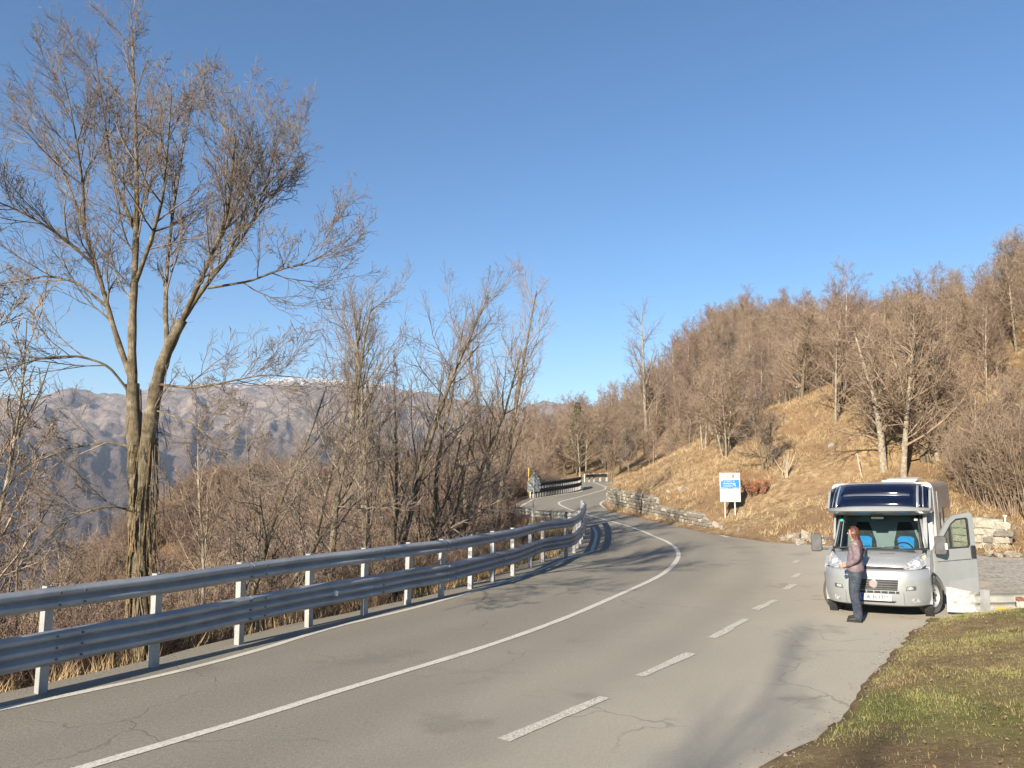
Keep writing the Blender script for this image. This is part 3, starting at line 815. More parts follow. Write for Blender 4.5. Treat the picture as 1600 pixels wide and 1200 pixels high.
b_ = MB(); cxx = (-0.5 + 0.70) * pw_; czz = topz - 0.415 * ph_     # white pointed mark at the end of the middle lines
b_.prism([(-0.06, 0.055), (0.06, 0.055), (0.045, -0.005), (0.075, -0.06), (0.03, -0.055), (-0.02, -0.005)], -0.0215, -0.0195, lambda u, v, t: (cxx + u, t, czz + v)); b_.build('arrow_mark', M_signwhite, pan)
b_ = MB(); b_.lathe([(0.0, 0), (0.033, 0), (0.033, 0.004), (0, 0.004)], ((-0.5 + 0.115) * pw_, -0.0185, topz - 0.262 * ph_), (0, -1, 0), 14); b_.build('small_emblem', M_signwhite, pan)
for uc, m_, k in ((0.35, M_print_grey, 0), (0.65, M_print_dark, 1)):
    b_ = MB(); cx = (-0.5 + uc) * pw_; cz = topz - 0.115 * ph_
    b_.ring_prism([(0.052 * math.cos(t) , 0.085 * math.sin(t)) for t in np.linspace(0, 2 * math.pi, 17)[:-1]], [(0.026 * math.cos(t), 0.05 * math.sin(t)) for t in np.linspace(0, 2 * math.pi, 17)[:-1]], -0.0185, -0.0155, lambda u, v, t: (cx + u, t, cz + v))
    b_.box((cx + 0.01, -0.0172, cz), (0.018, 0.002, 0.07)); b_.build('coat_of_arms', m_, pan)
for u0, u1, vc, sd in ((0.08, 0.20, 0.655, 11), (0.25, 0.34, 0.655, 12), (0.39, 0.57, 0.655, 13), (0.64, 0.93, 0.655, 14), (0.06, 0.95, 0.725, 15), (0.12, 0.23, 0.865, 16), (0.31, 0.47, 0.865, 17), (0.56, 0.88, 0.865, 18), (0.13, 0.20, 0.937, 19), (0.28, 0.60, 0.937, 20), (0.64, 0.82, 0.937, 21)):
    words('lettering', u0, u1, vc, 0.026, M_print_grey, sd, y=-0.0168)
pr_rect('small_mark', 0.38, 0.58, 0.762, 0.812, M_print_lilac, -0.0168)

# triangular warning sign seen from behind
tb = at(831, 812, 36.0)
zt = T1(tb.x, 36.0)
tri = empty('warning_sign', (tb.x, 36.0, zt), R(8)); tag(tri, 'triangular road sign and plate on a leaning pole, seen from its grey back', 'sign')
k3 = 36.0 / FPX
zz = lambda py: CAM.z + (750 - py) * k3 - zt
pole = MB(); pole.cyl((0, 0, -0.4), (0.13, 0, zz(739)), 0.028, n=12); pole.build('pole', M_whitepost, tri, True)
rd = lambda pts, r_=0.05: pts
b_ = MB(); cx = 0.115; zb_, zt_ = zz(757), zz(737.5)
b_.prism([(-0.34, 0.03), (-0.31, -0.01), (0.31, -0.01), (0.34, 0.03), (0.035, zt_ - zb_ - 0.01), (0.0, zt_ - zb_ + 0.01), (-0.035, zt_ - zb_ - 0.01)], 0.035, 0.05, lambda u, v, t: (cx + u, t, zb_ + v))
b_.build('triangle_plate', M_signback, tri)
b_ = MB(); b_.box((cx - 0.02, 0.0425, (zz(758) + zz(768)) / 2), (0.60, 0.015, zz(758) - zz(768))); b_.build('lower_plate', M_signback, tri)
for z_ in (zz(748), zz(763)):
    b_ = MB(); b_.box((cx - 0.01, 0.028, z_), (0.5, 0.02, 0.04)); b_.build('bracket', M_oldgalv, tri)
# thin yellow marker at the wood edge
ym = at(826, 740, 57.0); zt = T1(ym.x, 57.0); b_ = MB(); b_.cyl((0, 0, -0.3), (0, 0, CAM.z + 19 * 57 / FPX - zt), 0.035, n=8); b_.box((0, -0.02, CAM.z + 16 * 57 / FPX - zt), (0.07, 0.05, 0.22))
o = b_.build('marker_pole', mat('yellow_paint', (0.62, 0.40, 0.04), (0.50, 0.30, 0.05), 0.6, 6)); o.location = (ym.x, 57.0, zt); tag(o, 'thin yellow marker pole standing among brush behind the triangular sign', 'marker')
# ------------------------------------------------------------------ far mountains
ridge_px = [(-500, 650), (-250, 640), (0, 628), (50, 626), (105, 611), (150, 621), (200, 618), (240, 610), (300, 604), (340, 600), (400, 603), (450, 592), (500, 596), (560, 598), (640, 612), (700, 625), (760, 638), (800, 643), (850, 632), (900, 636), (1000, 650), (1200, 660), (1500, 670)]
RD = 4600.0
az = np.radians(np.linspace(-62, 34, 560))
rr = np.concatenate([np.geomspace(170, 1500, 46), np.linspace(1560, 4500, 120), np.linspace(4525, 5400, 22)])
AZ, RR = np.meshgrid(az, rr)
pxa = 800 + FPX * np.tan(AZ)
zr_ = CAM.z + (750 - np.interp(pxa, [q[0] for q in ridge_px], [q[1] for q in ridge_px])) / FPX * RD * np.cos(AZ)
X = RR * np.sin(AZ); Y = RR * np.cos(AZ)
t = np.clip((RR - 1500) / 3050, 0, 1)
base = -70 - 200 * sstep(170, 1300, RR)
wq = 1.6 * fbm(X / 700, Y / 700, 71, 3)
spur = 1 - np.abs(2 * fbm(AZ * 26 + 0.9 * wq, RR / 1500.0, 5, 4) - 0.94)
gul = 1 - np.abs(2 * fbm(AZ * 70 + 2.2 * wq, RR / 420.0, 15, 4) - 0.94)
Zm = base + (zr_ + 10 - base) * t ** 1.2
amp = np.clip(t * (1 - t) * 4, 0, 1)
Zm += (spur - 0.75) * 140 * amp + (gul - 0.7) * 40 * np.clip(amp + 0.25 * t, 0, 1) + (fbm(X / 90, Y / 90, 2, 4) - 0.47) * 34 * np.clip(0.2 + t, 0, 1)
rid = 1 - np.abs(2 * fbm(X / 170 + 2 * wq, Y / 170, 88, 5) - 0.94)
Zm += (rid - 0.7) * 95 * np.clip(0.15 + t, 0, 1) * np.clip((4600 - RR) / 500, 0.12, 1) + (fbm(X / 38, Y / 38, 90, 3) - 0.47) * 26 * np.clip(0.2 + t, 0, 1)
Zm = np.where(RR > 4550, zr_ - (RR - 4550) * 0.35 + (gul - 0.7) * 30, Zm)
Zm += (fbm(X / 60, Y / 60, 9, 3) - 0.47) * 20 * (1 - t)
m_, n_ = AZ.shape
idx = np.arange(m_ * n_).reshape(m_, n_)
F = np.stack([idx[:-1, :-1].ravel(), idx[:-1, 1:].ravel(), idx[1:, 1:].ravel(), idx[1:, :-1].ravel()], 1)
g = NG('mountain_side')
sx = g.t.nodes.new('ShaderNodeSeparateXYZ'); g.L(g.pos, sx.inputs[0]); hz = sx.outputs['Z']
rock = g.ramp(g.noise(0.014, 10, 0.75), [(0.38, (0.14, 0.108, 0.088)), (0.5, (0.27, 0.21, 0.168)), (0.62, (0.44, 0.355, 0.285))])
wood = g.ramp(g.noise(0.03, 8, 0.7), [(0.35, (0.085, 0.064, 0.056)), (0.55, (0.155, 0.115, 0.095)), (0.7, (0.22, 0.17, 0.135))])
hn = g.math('ADD', hz, g.math('MULTIPLY', g.math('SUBTRACT', g.noise(0.006, 8, 0.7), 0.5), 300))
fac = g.t.nodes.new('ShaderNodeMapRange'); fac.inputs['From Min'].default_value = 40; fac.inputs['From Max'].default_value = 230; g.L(hn, fac.inputs['Value'])
c = g.mix(fac.outputs[0], wood, rock)
sn = g.t.nodes.new('ShaderNodeMapRange'); sn.inputs['From Min'].default_value = 530; sn.inputs['From Max'].default_value = 550
g.L(g.math('ADD', hz, g.math('MULTIPLY', g.math('SUBTRACT', g.noise(0.022, 8, 0.8), 0.5), 460)), sn.inputs['Value'])
c = g.mix(sn.outputs[0], c, (0.80, 0.82, 0.86))
g.L(c, g.b.inputs['Base Color']); g.b.inputs['Roughness'].default_value = 1.0; g.b.inputs['Specular IOR Level'].default_value = 0.0
g.bump(g.noise(0.022, 10, 0.8), 1.0, 40.0)
mo = mesh_np('mountains', np.stack([X.ravel(), Y.ravel(), Zm.ravel()], 1), F, g.m, None, True)
tag(mo, kind='structure')

hb = MB(); hb.box((0, 2600, 140), (9000, 6400, 1080))
hz_o = hb.build('haze', None); hm = bpy.data.materials.new('haze'); hm.use_nodes = True; hn_ = hm.node_tree
for n in list(hn_.nodes):
    if n.type == 'BSDF_PRINCIPLED': hn_.nodes.remove(n)
pv = hn_.nodes.new('ShaderNodeVolumePrincipled'); pv.inputs['Color'].default_value = (0.62, 0.76, 1.0, 1); pv.inputs['Density'].default_value = 0.00007; pv.inputs['Anisotropy'].default_value = 0.0
hn_.links.new(pv.outputs[0], hn_.nodes['Material Output'].inputs['Volume']); hz_o.data.materials.append(hm); tag(hz_o, kind='stuff')

# ------------------------------------------------------------------ bare trees
class Tubes:
    def __init__(s): s.g = {}
    def add(s, pts, rad, sides=4): s.g.setdefault((len(pts), sides), []).append((pts, rad))
    def arrays(s):
        VV = []; FF = []; base = 0
        for (n, k), L in s.g.items():
            Pn = np.array([q[0] for q in L], float); Rn = np.array([q[1] for q in L], float); B = len(L)
            T = np.gradient(Pn, axis=1); T /= np.linalg.norm(T, axis=2, keepdims=True) + 1e-9
            d = np.abs(T.mean(1)); ref = np.zeros((B, 3)); ref[np.arange(B), np.argmin(d, axis=1)] = 1
            A = np.cross(T, ref[:, None, :]); A /= np.linalg.norm(A, axis=2, keepdims=True) + 1e-9
            C = np.cross(T, A); th = np.arange(k) * 2 * math.pi / k
            V = Pn[:, :, None, :] + Rn[:, :, None, None] * (A[:, :, None, :] * np.cos(th)[None, None, :, None] + C[:, :, None, :] * np.sin(th)[None, None, :, None])
            VV.append(V.reshape(-1, 3))
            b = np.arange(B)[:, None, None] * n * k + base; i = np.arange(n - 1)[None, :, None] * k; j = np.arange(k)[None, None, :]; j2 = (j + 1) % k
            FF.append(np.stack([(b + i + j), (b + i + j2), (b + i + k + j2), (b + i + k + j)], -1).reshape(-1, 4))
            base += B * n * k
        return np.concatenate(VV), np.concatenate(FF)
    def mesh(s, name, m):
        V, F = s.arrays()
        me = bpy.data.meshes.new(name); k, c = F.shape
        me.vertices.add(len(V)); me.vertices.foreach_set('co', V.astype(np.float32).ravel())
        me.loops.add(k * c); me.loops.foreach_set('vertex_index', F.astype(np.int32).ravel())
        me.polygons.add(k); me.polygons.foreach_set('loop_start', np.arange(0, k * c, c, dtype=np.int32))
        me.polygons.foreach_set('use_smooth', np.ones(k, dtype=bool))
        me.update(calc_edges=True); me.materials.append(m); return me

def nrm3(a):
    l = math.sqrt(a[0] * a[0] + a[1] * a[1] + a[2] * a[2]) + 1e-9; return (a[0] / l, a[1] / l, a[2] / l)
def side_dir(d, ang, r_):
    """a direction at angle ang from d, at a random turn around it"""
    while True:
        q = (r_.gauss(0, 1), r_.gauss(0, 1), r_.gauss(0, 1)); k = q[0] * d[0] + q[1] * d[1] + q[2] * d[2]
        q = (q[0] - k * d[0], q[1] - k * d[1], q[2] - k * d[2])
        if q[0] ** 2 + q[1] ** 2 + q[2] ** 2 > 0.05: break
    q = nrm3(q); c, s_ = math.cos(ang), math.sin(ang)
    return (d[0] * c + q[0] * s_, d[1] * c + q[1] * s_, d[2] * c + q[2] * s_)

def grow(tb, p, d, L, r, lev, S, r_, rmin=0.0035):
    """S: per level dict: n points, wander, up, children, t0, ang, ratio, sides; lists by level"""
    n = S['n'][lev]; st = L / (n - 1); pts = [p]; rad = [r]; wa = S['wander'][lev]; up = S['up'][lev]
    taper = S['taper'][lev]
    for i in range(1, n):
        d = nrm3((d[0] + r_.gauss(0, wa), d[1] + r_.gauss(0, wa), d[2] + r_.gauss(0, wa) + up))
        p = (p[0] + d[0] * st, p[1] + d[1] * st, p[2] + d[2] * st); pts.append(p)
        rad.append(max(r * (1 - taper * i / (n - 1)), rmin))
    tb[min(lev, len(tb) - 1)].add(pts, rad, S['sides'][lev])
    if lev + 1 < len(S['n']):
        nc = S['kids'][lev]; nc = max(1, int(nc * r_.uniform(0.75, 1.25))); t0 = S['t0'][lev]
        for c in range(nc):
            t = t0 + (1 - t0) * ((c + r_.random()) / nc); x = t * (n - 1); i = min(int(x), n - 2); f = x - i
            a, b = pts[i], pts[i + 1]; q = (a[0] + (b[0] - a[0]) * f, a[1] + (b[1] - a[1]) * f, a[2] + (b[2] - a[2]) * f)
            dd = nrm3((b[0] - a[0], b[1] - a[1], b[2] - a[2]))
            cl = L * S['ratio'][lev] * (1.15 - S['fall'][lev] * t) * r_.uniform(0.65, 1.2)
            cr = min((rad[i] + (rad[i + 1] - rad[i]) * f) * 0.7, max(rmin, cl * S['thick']))
            grow(tb, q, side_dir(dd, math.radians(S['ang'][lev]) * r_.uniform(0.7, 1.3), r_), cl, cr, lev + 1, S, r_, rmin)

def bark(name, c1, c2, c3, scale=7):
    g = NG(name); o = g.tc.outputs['Object']
    c = g.ramp(g.noise(scale, 6, 0.7, o), [(0.30, c1), (0.52, c2), (0.70, c3)])
    g.L(c, g.b.inputs['Base Color']); g.b.inputs['Roughness'].default_value = 0.95; g.b.inputs['Specular IOR Level'].default_value = 0.1
    mp = g.t.nodes.new('ShaderNodeMapping'); mp.inputs['Scale'].default_value = (1, 1, 0.22); g.L(o, mp.inputs['Vector'])
    g.bump(g.noise(scale * 5, 6, 0.75, mp.outputs[0]), 1.0, 0.035)
    return g.m
M_bark = bark('grey_bark', (0.060, 0.047, 0.030), (0.160, 0.130, 0.088), (0.30, 0.26, 0.19))
M_bark_pale = bark('pale_bark', (0.12, 0.10, 0.075), (0.28, 0.24, 0.18), (0.44, 0.40, 0.33))
M_twig = bark('twigs_grey_brown', (0.105, 0.082, 0.068), (0.20, 0.160, 0.130), (0.32, 0.27, 0.22), 2)
M_twig_red = bark('twigs_red_brown', (0.115, 0.078, 0.062), (0.22, 0.156, 0.122), (0.32, 0.238, 0.185), 1.2)
M_twig_tan = bark('twigs_tan', (0.14, 0.102, 0.072), (0.265, 0.198, 0.142), (0.38, 0.295, 0.215), 1.0)
M_vine = bark('dead_vine', (0.08, 0.055, 0.03), (0.22, 0.165, 0.095), (0.36, 0.28, 0.17), 9)

def tree_obj(name, loc, tb, mats, parts=('trunk', 'crown'), rz=0.0, s=1.0):
    root = empty(name, loc, rz); root.scale = (s, s, s)
    for nm, t_, m in zip(parts, tb, mats):
        o = bpy.data.objects.new(nm, t_.mesh(nm, m)); link(o, root)
    return root
def copy_tree(src, loc, rz, s):
    r_ = src.copy(); col.objects.link(r_); r_.location = loc; r_.rotation_euler = (0, 0, rz); r_.scale = s if isinstance(s, tuple) else (s, s, s)
    for ch in src.children:
        c = ch.copy(); col.objects.link(c); c.parent = r_
    return r_

# --- the big forked tree just beyond the guardrail: main stems follow the photograph
HY = 11.9
hb_ = at(222, 985, HY); hz0 = T1(hb_.x, HY) - 0.1
hero = [Tubes(), Tubes()]
r_ = random.Random(11)
def stem(pts, r0, r1, depth):
    """pts: photograph pixels at depth HY (+offset), smoothed"""
    q = np.array([tuple(at(a, b, HY + dy) - Vector((hb_.x, HY, hz0))) for (a, b), dy in zip(pts, depth)])
    k = len(q); tt = np.linspace(0, k - 1, k * 4); out = np.stack([np.interp(tt, np.arange(k), q[:, i]) for i in range(3)], 1)
    for _ in range(2): out[1:-1] = (out[:-2] + 2 * out[1:-1] + out[2:]) / 4
    rad = np.linspace(r0, r1, len(out)) * (1 + 0.08 * np.sin(np.arange(len(out)) * 1.7))
    return [tuple(p) for p in out], list(rad)
SH = dict(n=[7, 7, 5, 4, 3], wander=[0.10, 0.10, 0.13, 0.16, 0.18], up=[0.07, 0.10, 0.09, 0.07, 0.05], taper=[0.72, 0.72, 0.7, 0.6, 0.5], kids=[7, 8, 5, 3, 0], t0=[0.12, 0.10, 0.1, 0.1, 0], ang=[38, 32, 36, 40, 40], ratio=[0.52, 0.50, 0.50, 0.55, 0.5], fall=[0.45, 0.45, 0.4, 0.3, 0], sides=[6, 5, 4, 3, 3], thick=0.011)
stems = [  # pixels, radii, depth offsets, number of limbs
    ([(222, 1075), (222, 985), (218, 880), (214, 780), (210, 690), (207, 600)], .215, .12, (0, 0, 0, 0, 0, 0), 0),
    ([(218, 800), (226, 720), (238, 640), (247, 590), (262, 545), (285, 500)], .155, .092, (0, 0, -.1, -.2, -.25, -.3), 2),
    ([(207, 600), (206, 520), (210, 440), (213, 360), (214, 280), (212, 190), (208, 100), (205, 20)], .12, .012, (0, 0, .1, .2, .2, .3, .3, .4), 17),
    ([(205, 590), (186, 540), (168, 480), (152, 420), (132, 360), (108, 290), (78, 225), (40, 160)], .085, .011, (0, .1, .3, .5, .8, 1.0, 1.2, 1.4), 14),
    ([(285, 500), (305, 455), (330, 400), (355, 340), (362, 280), (368, 210)], .075, .012, (-.3, -.5, -.8, -1.0, -1.2, -1.3), 12),
    ([(285, 500), (318, 450), (358, 400), (392, 350), (425, 308), (450, 270)], .07, .011, (-.3, -.2, 0, .3, .5, .7), 13),
    ([(262, 545), (258, 480), (262, 400), (272, 320), (285, 240), (300, 160)], .07, .011, (-.25, .1, .5, .9, 1.3, 1.5), 12),
    ([(213, 440), (235, 380), (255, 310), (262, 230), (268, 150)], .06, .010, (.1, -.3, -.8, -1.2, -1.5), 10),
    ([(152, 420), (110, 380), (60, 345), (10, 320), (-40, 305)], .045, .010, (.5, .2, -.1, -.4, -.7), 10),
    ([(168, 480), (120, 440), (70, 430), (20, 440), (-40, 450)], .04, .010, (.3, .6, .9, 1.1, 1.3), 9),
    ([(207, 620), (170, 570), (120, 555), (60, 560), (0, 580), (-60, 600)], .036, .009, (0, -.3, -.5, -.8, -1.0, -1.1), 8),
    ([(245, 600), (300, 607), (350, 598), (410, 585), (470, 590)], .036, .009, (-.2, -.4, -.6, -.9, -1.1), 8),
    ([(212, 700), (170, 690), (110, 700), (50, 715), (-20, 720)], .036, .009, (0, .2, .4, .5, .5), 8),
    ([(214, 800), (175, 790), (130, 800), (80, 830), (40, 880)], .030, .008, (0, -.2, -.4, -.4, -.3), 7),
    ([(330, 400), (365, 330), (395, 270), (420, 220)], .045, .010, (-.8, -.6, -.3, 0), 9),
    ([(392, 350), (415, 290), (430, 235)], .035, .010, (.3, .1, -.2), 7),
    ([(132, 360), (130, 290), (118, 210), (100, 120)], .045, .010, (.8, .5, .2, 0), 10),
    ([(213, 360), (180, 290), (165, 200), (150, 90)], .05, .010, (.2, .5, .8, 1.0), 11),
    ([(325, 450), (390, 440), (440, 420), (480, 412), (512, 395)], .035, .009, (-.2, -.5, -.8, -1.0, -1.1), 8),
    ([(240, 640), (300, 660), (345, 700), (360, 740)], .024, .008, (-.1, -.5, -.8, -.9), 5),
]
for pts, ra_, rb2, dep, limbs in stems:
    q, rad = stem(pts, ra_ * (0.82 if ra_ > 0.14 else 0.60), rb2 * (0.8 if ra_ > 0.14 else 0.75), dep); hero[0].add(q, rad, 10 if ra_ > 0.1 else 7)
    limbs = int(limbs * 1.3)
    for c in range(limbs):
        t = 0.22 + 0.78 * (c + r_.random()) / limbs; i = min(int(t * (len(q) - 1)), len(q) - 2)
        dd = nrm3(tuple(np.array(q[i + 1]) - np.array(q[i])))
        grow([hero[1]], q[i], side_dir(dd, math.radians(r_.uniform(22, 48)), r_), r_.uniform(0.75, 1.55) * (1.1 - 0.35 * t), min(rad[i] * 0.6, 0.017), 1, SH, r_, 0.0032)
ht = tree_obj('bare_tree', (hb_.x, HY, hz0), hero, (M_bark, M_twig))
tag(ht, 'large forked bare tree with vine-wrapped trunk standing just behind the guardrail', 'tree')
# dead climbing stems on its trunk
vt = Tubes()
for i in range(64):
    h0 = r_.uniform(-0.2, 2.6); a0 = r_.uniform(0, 6.28); n = 8; pts = []
    tw = r_.uniform(-0.9, 0.9); ln = r_.uniform(0.6, 1.8)
    for k in range(n):
        h = h0 + ln * k / (n - 1); x = np.interp(h, [0, 1, 2, 3, 4.2], [0.0, -0.03, -0.07, -0.1, -0.14]); ra2 = 0.20 - 0.018 * h + r_.uniform(0.0, 0.04)
        pts.append((x + ra2 * math.cos(a0 + tw * k / n), ra2 * math.sin(a0 + tw * k / n), h))
    vt.add(pts, [r_.uniform(0.008, 0.016)] * n, 4)
for i in range(150):     # loose hanging ends
    h = r_.uniform(0.0, 4.0); a0 = r_.uniform(0, 6.28); p = (-0.03 * h + 0.17 * math.cos(a0), 0.17 * math.sin(a0), h); L = r_.uniform(0.2, 0.75); o_ = r_.uniform(0.15, 0.5)
    pts = [(p[0] + o_ * L * u * math.cos(a0), p[1] + o_ * L * u * math.sin(a0), p[2] + 0.12 * math.sin(u * 2.5) * L - L * u * u * r_.uniform(0.3, 1.1)) for u in (0, .3, .6, .8, 1)]
    vt.add(pts, [0.006, 0.0055, 0.005, 0.0045, 0.004], 3)
o = bpy.data.objects.new('climbing_vine', vt.mesh('climbing_vine', M_vine)); link(o, ht); tag(o, 'tangle of dead climbing stems round the trunk')

# --- the other bare trees along the guardrail, each on its own
def free_tree(px, py, depth, top_py, S, seed, label, lean=0.0, stems_n=1, mats=None, spread=0.12, crownr=None):
    r2 = random.Random(seed); b = at(px, py, depth); z0 = T1(b.x, depth) - 0.15
    H = (CAM.z + (750 - top_py) / FPX * depth) - z0
    tb = [Tubes(), Tubes()]
    for k in range(stems_n):
        a_ = r2.uniform(0, 6.28); d = nrm3((lean + spread * math.cos(a_) * (k > 0 or stems_n > 1), spread * math.sin(a_) * (stems_n > 1), 1))
        L = H * (1.0 if k == 0 else r2.uniform(0.72, 0.98)) * 0.97
        grow(tb, (0.12 * k * math.cos(a_), 0.12 * k * math.sin(a_), 0), d, L, L * S.get('girth', 0.0125), 0, S, r2, 0.0045)
    o = tree_obj('bare_tree', (b.x, depth, z0), tb, mats or (M_bark, M_twig)); tag(o, label, 'tree', 'bare trees along the guardrail'); return o
SA = dict(n=[9, 6, 5, 4], wander=[0.045, 0.10, 0.15, 0.2], up=[0.03, 0.11, 0.08, 0.04], taper=[0.85, 0.8, 0.7, 0.5], kids=[20, 9, 6, 0], t0=[0.22, 0.12, 0.1, 0], ang=[42, 38, 42, 40], ratio=[0.36, 0.44, 0.46, 0.4], fall=[0.75, 0.5, 0.4, 0], sides=[8, 5, 4, 3], thick=0.0115, girth=0.0125)
SB = dict(SA, kids=[24, 10, 6, 0], ang=[28, 30, 38, 40], ratio=[0.34, 0.42, 0.46, 0.4], t0=[0.30, 0.1, 0.1, 0])
SC = dict(SA, kids=[17, 9, 6, 0], ang=[48, 42, 45, 40], ratio=[0.42, 0.46, 0.46, 0.4], wander=[0.07, 0.13, 0.17, 0.2], t0=[0.16, .12, .1, 0])
free_tree(355, 875, 16.5, 560, SC, 21, 'small crooked bare tree leaning right, between the vine-wrapped tree and the next trunk', 0.22, 2, spread=0.2)
free_tree(508, 865, 20.5, 430, SA, 22, 'slim dark bare tree with one straight stem rising right behind a guardrail post', 0.07)
free_tree(600, 850, 24.0, 425, SB, 23, 'many-stemmed bare tree with upswept branches, tallest of the middle clump', 0.0, 4, spread=0.16)
free_tree(655, 842, 25.5, 500, SC, 24, 'bare tree of several slanting stems leaning right over the guardrail', 0.20, 3, spread=0.18)
free_tree(692, 838, 27.5, 520, SC, 27, 'thin dark bare tree leaning steeply right beside the slanting clump', 0.34, 1)
free_tree(771, 832, 31.0, 432, SB, 25, 'tall pale bare tree with narrow upright crown next to the triangular sign', 0.05, 2, (M_bark, M_twig_tan), spread=0.13)
free_tree(440, 880, 23.0, 560, SC, 28, 'short spreading bare tree low on the slope behind the slim dark tree', -0.05, 2, spread=0.22)
free_tree(90, 900, 17.0, 640, SC, 29, 'low bare tree with arching pale branches left of the vine-wrapped tree', -0.1, 2, (M_bark_pale, M_twig_tan), spread=0.3)
free_tree(735, 835, 34.0, 560, SA, 30, 'thin bare sapling between the leaning tree and the tall pale tree', 0.1, 2, spread=0.15)
# ------------------------------------------------------------------ the wooded hillside
def Pt(px, py): return cast(px, py, lambda x, y: terrain(x, y) if np.ndim(x) else T1(x, y), 0.0)
SF = dict(n=[8, 5, 4, 3], wander=[0.025, 0.12, 0.17, 0.2], up=[0.03, 0.10, 0.07, 0.03], taper=[0.86, 0.75, 0.6, 0.4], kids=[24, 9, 5, 0], t0=[0.25, 0.1, 0.1, 0], ang=[40, 40, 42, 40], ratio=[0.34, 0.46, 0.5, 0.4], fall=[0.7, 0.5, 0.3, 0], sides=[6, 4, 3, 3], thick=0.016, girth=0.0125)
SG = dict(SF, kids=[20, 10, 5, 0], ang=[50, 46, 46, 40], ratio=[0.44, 0.46, 0.5, 0.4], t0=[0.18, 0.1, 0.1, 0], wander=[0.04, 0.15, 0.2, 0.2])
def proto(seed, S, H, mats, stems_n=1, spread=0.06, rmin=0.0075, girth=None):
    r2 = random.Random(seed); tb = [Tubes(), Tubes()]
    for k in range(stems_n):
        a_ = r2.uniform(0, 6.28); L = H * (1 if k == 0 else r2.uniform(0.7, 0.95))
        grow(tb, (0.2 * (k > 0) * math.cos(a_), 0.2 * (k > 0) * math.sin(a_), -0.2), nrm3((spread * math.cos(a_), spread * math.sin(a_), 1)), L, L * (girth or S['girth']), 0, S, r2, rmin)
    return tree_obj('bare_tree', (0, 0, 0), tb, mats)
KIND = ['tall pale-stemmed tan', 'twin-stemmed reddish', 'wide-branching pale-stemmed', 'tall pale-stemmed reddish', 'spreading many-stemmed tan', 'upright many-stemmed grey-brown']
W_LABEL = 'bare brown tree in the wood covering the hillside above the road'
W_GROUP = 'bare trees of the hillside wood'
protos = [proto(41, SF, 7.0, (M_bark_pale, M_twig_tan), 1, 0.03), proto(42, SF, 6.4, (M_bark, M_twig_red), 2, 0.12), proto(43, SG, 6.0, (M_bark_pale, M_twig_tan), 1, 0.05), proto(44, SF, 7.4, (M_bark_pale, M_twig_red), 1, 0.03), proto(45, SG, 5.4, (M_bark, M_twig_tan), 3, 0.2), proto(46, SF, 5.8, (M_bark, M_twig), 3, 0.16)]
for p_ in protos: tag(p_, W_LABEL, 'tree', W_GROUP)

rg = np.random.default_rng(5)
N = 38000
cx = rg.uniform(-46, 125, N); cy = rg.uniform(25, 175, N)
z, ins, zk, dl, dh, dm = terrain(cx, cy, True)
pxs = 800 + FPX * cx / cy
clear = np.interp(cx / cy, [0.10, 0.17, 0.25, 0.33, 0.42, 0.5, 0.58, 0.66, 0.9], [3.0, 5.0, 10.5, 12.0, 9.0, 6.5, 4.0, 2.5, 2.0])
clear = np.where(cy > 66, 2.6, clear)
ok = (~ins) & (zk == 1) & ((cy > 33) | (cx / cy > 0.60)) & (dh > clear) & (pxs > 520) & (pxs < 2500) & ((cx > -30) | (cy > 84))
ok &= ~((dh < clear + 7) & (rg.random(N) < 0.2))
cand = np.nonzero(ok)[0]; cand = cand[np.argsort(cy[cand] + 0.25 * cx[cand])]
keep = []; cell = {}
for i in cand:
    md = (1.75 if cx[i] / cy[i] < 0.42 else 1.1) + 0.011 * cy[i]; kx, ky = int(cx[i] // 3), int(cy[i] // 3); good = True
    for a in (-1, 0, 1):
        for b in (-1, 0, 1):
            for j in cell.get((kx + a, ky + b), ()):
                if (cx[i] - cx[j]) ** 2 + (cy[i] - cy[j]) ** 2 < md * md: good = False; break
            if not good: break
        if not good: break
    if good: keep.append(i); cell.setdefault((kx, ky), []).append(i)
def tree_scale(i): return float(rg.uniform(0.62, 1.12)) * (1.0 - 0.10 * min(max((cx[i] / cy[i] - 0.35) / 0.3, 0), 1)) * (1.0 + 0.15 * (cy[i] > 80))
keep.sort(key=lambda i: cy[i]); seen = [i for i in keep if pxs[i] < 1630]; near = seen[:285]; ns_ = set(near); rest = [i for i in keep if i not in ns_]
used = [False] * len(protos)
for i in near:
    k = int(rg.integers(len(protos))); s = tree_scale(i) * (0.80 if (cy[i] < 62 and cx[i] / cy[i] > 0.46) else 1.0); loc = (cx[i], cy[i], z[i]); rz = float(rg.uniform(0, 6.28))
    if not used[k]: used[k] = True; o = protos[k]; o.location = loc; o.rotation_euler = (0, 0, rz); o.scale = (s, s, s)
    else: o = copy_tree(protos[k], loc, rz, (s * float(rg.uniform(0.9, 1.15)), s * float(rg.uniform(0.9, 1.15)), s))
    tn = cx[i] / cy[i]; place = 'beyond the far bend of the road' if (tn < 0.17 and cy[i] > 56) else 'above the retaining wall and information board' if tn < 0.36 else 'uphill behind the motorhome'
    tag(o, KIND[k] + ' bare tree in the wood ' + place, 'tree', KIND[k] + ' trees ' + place)

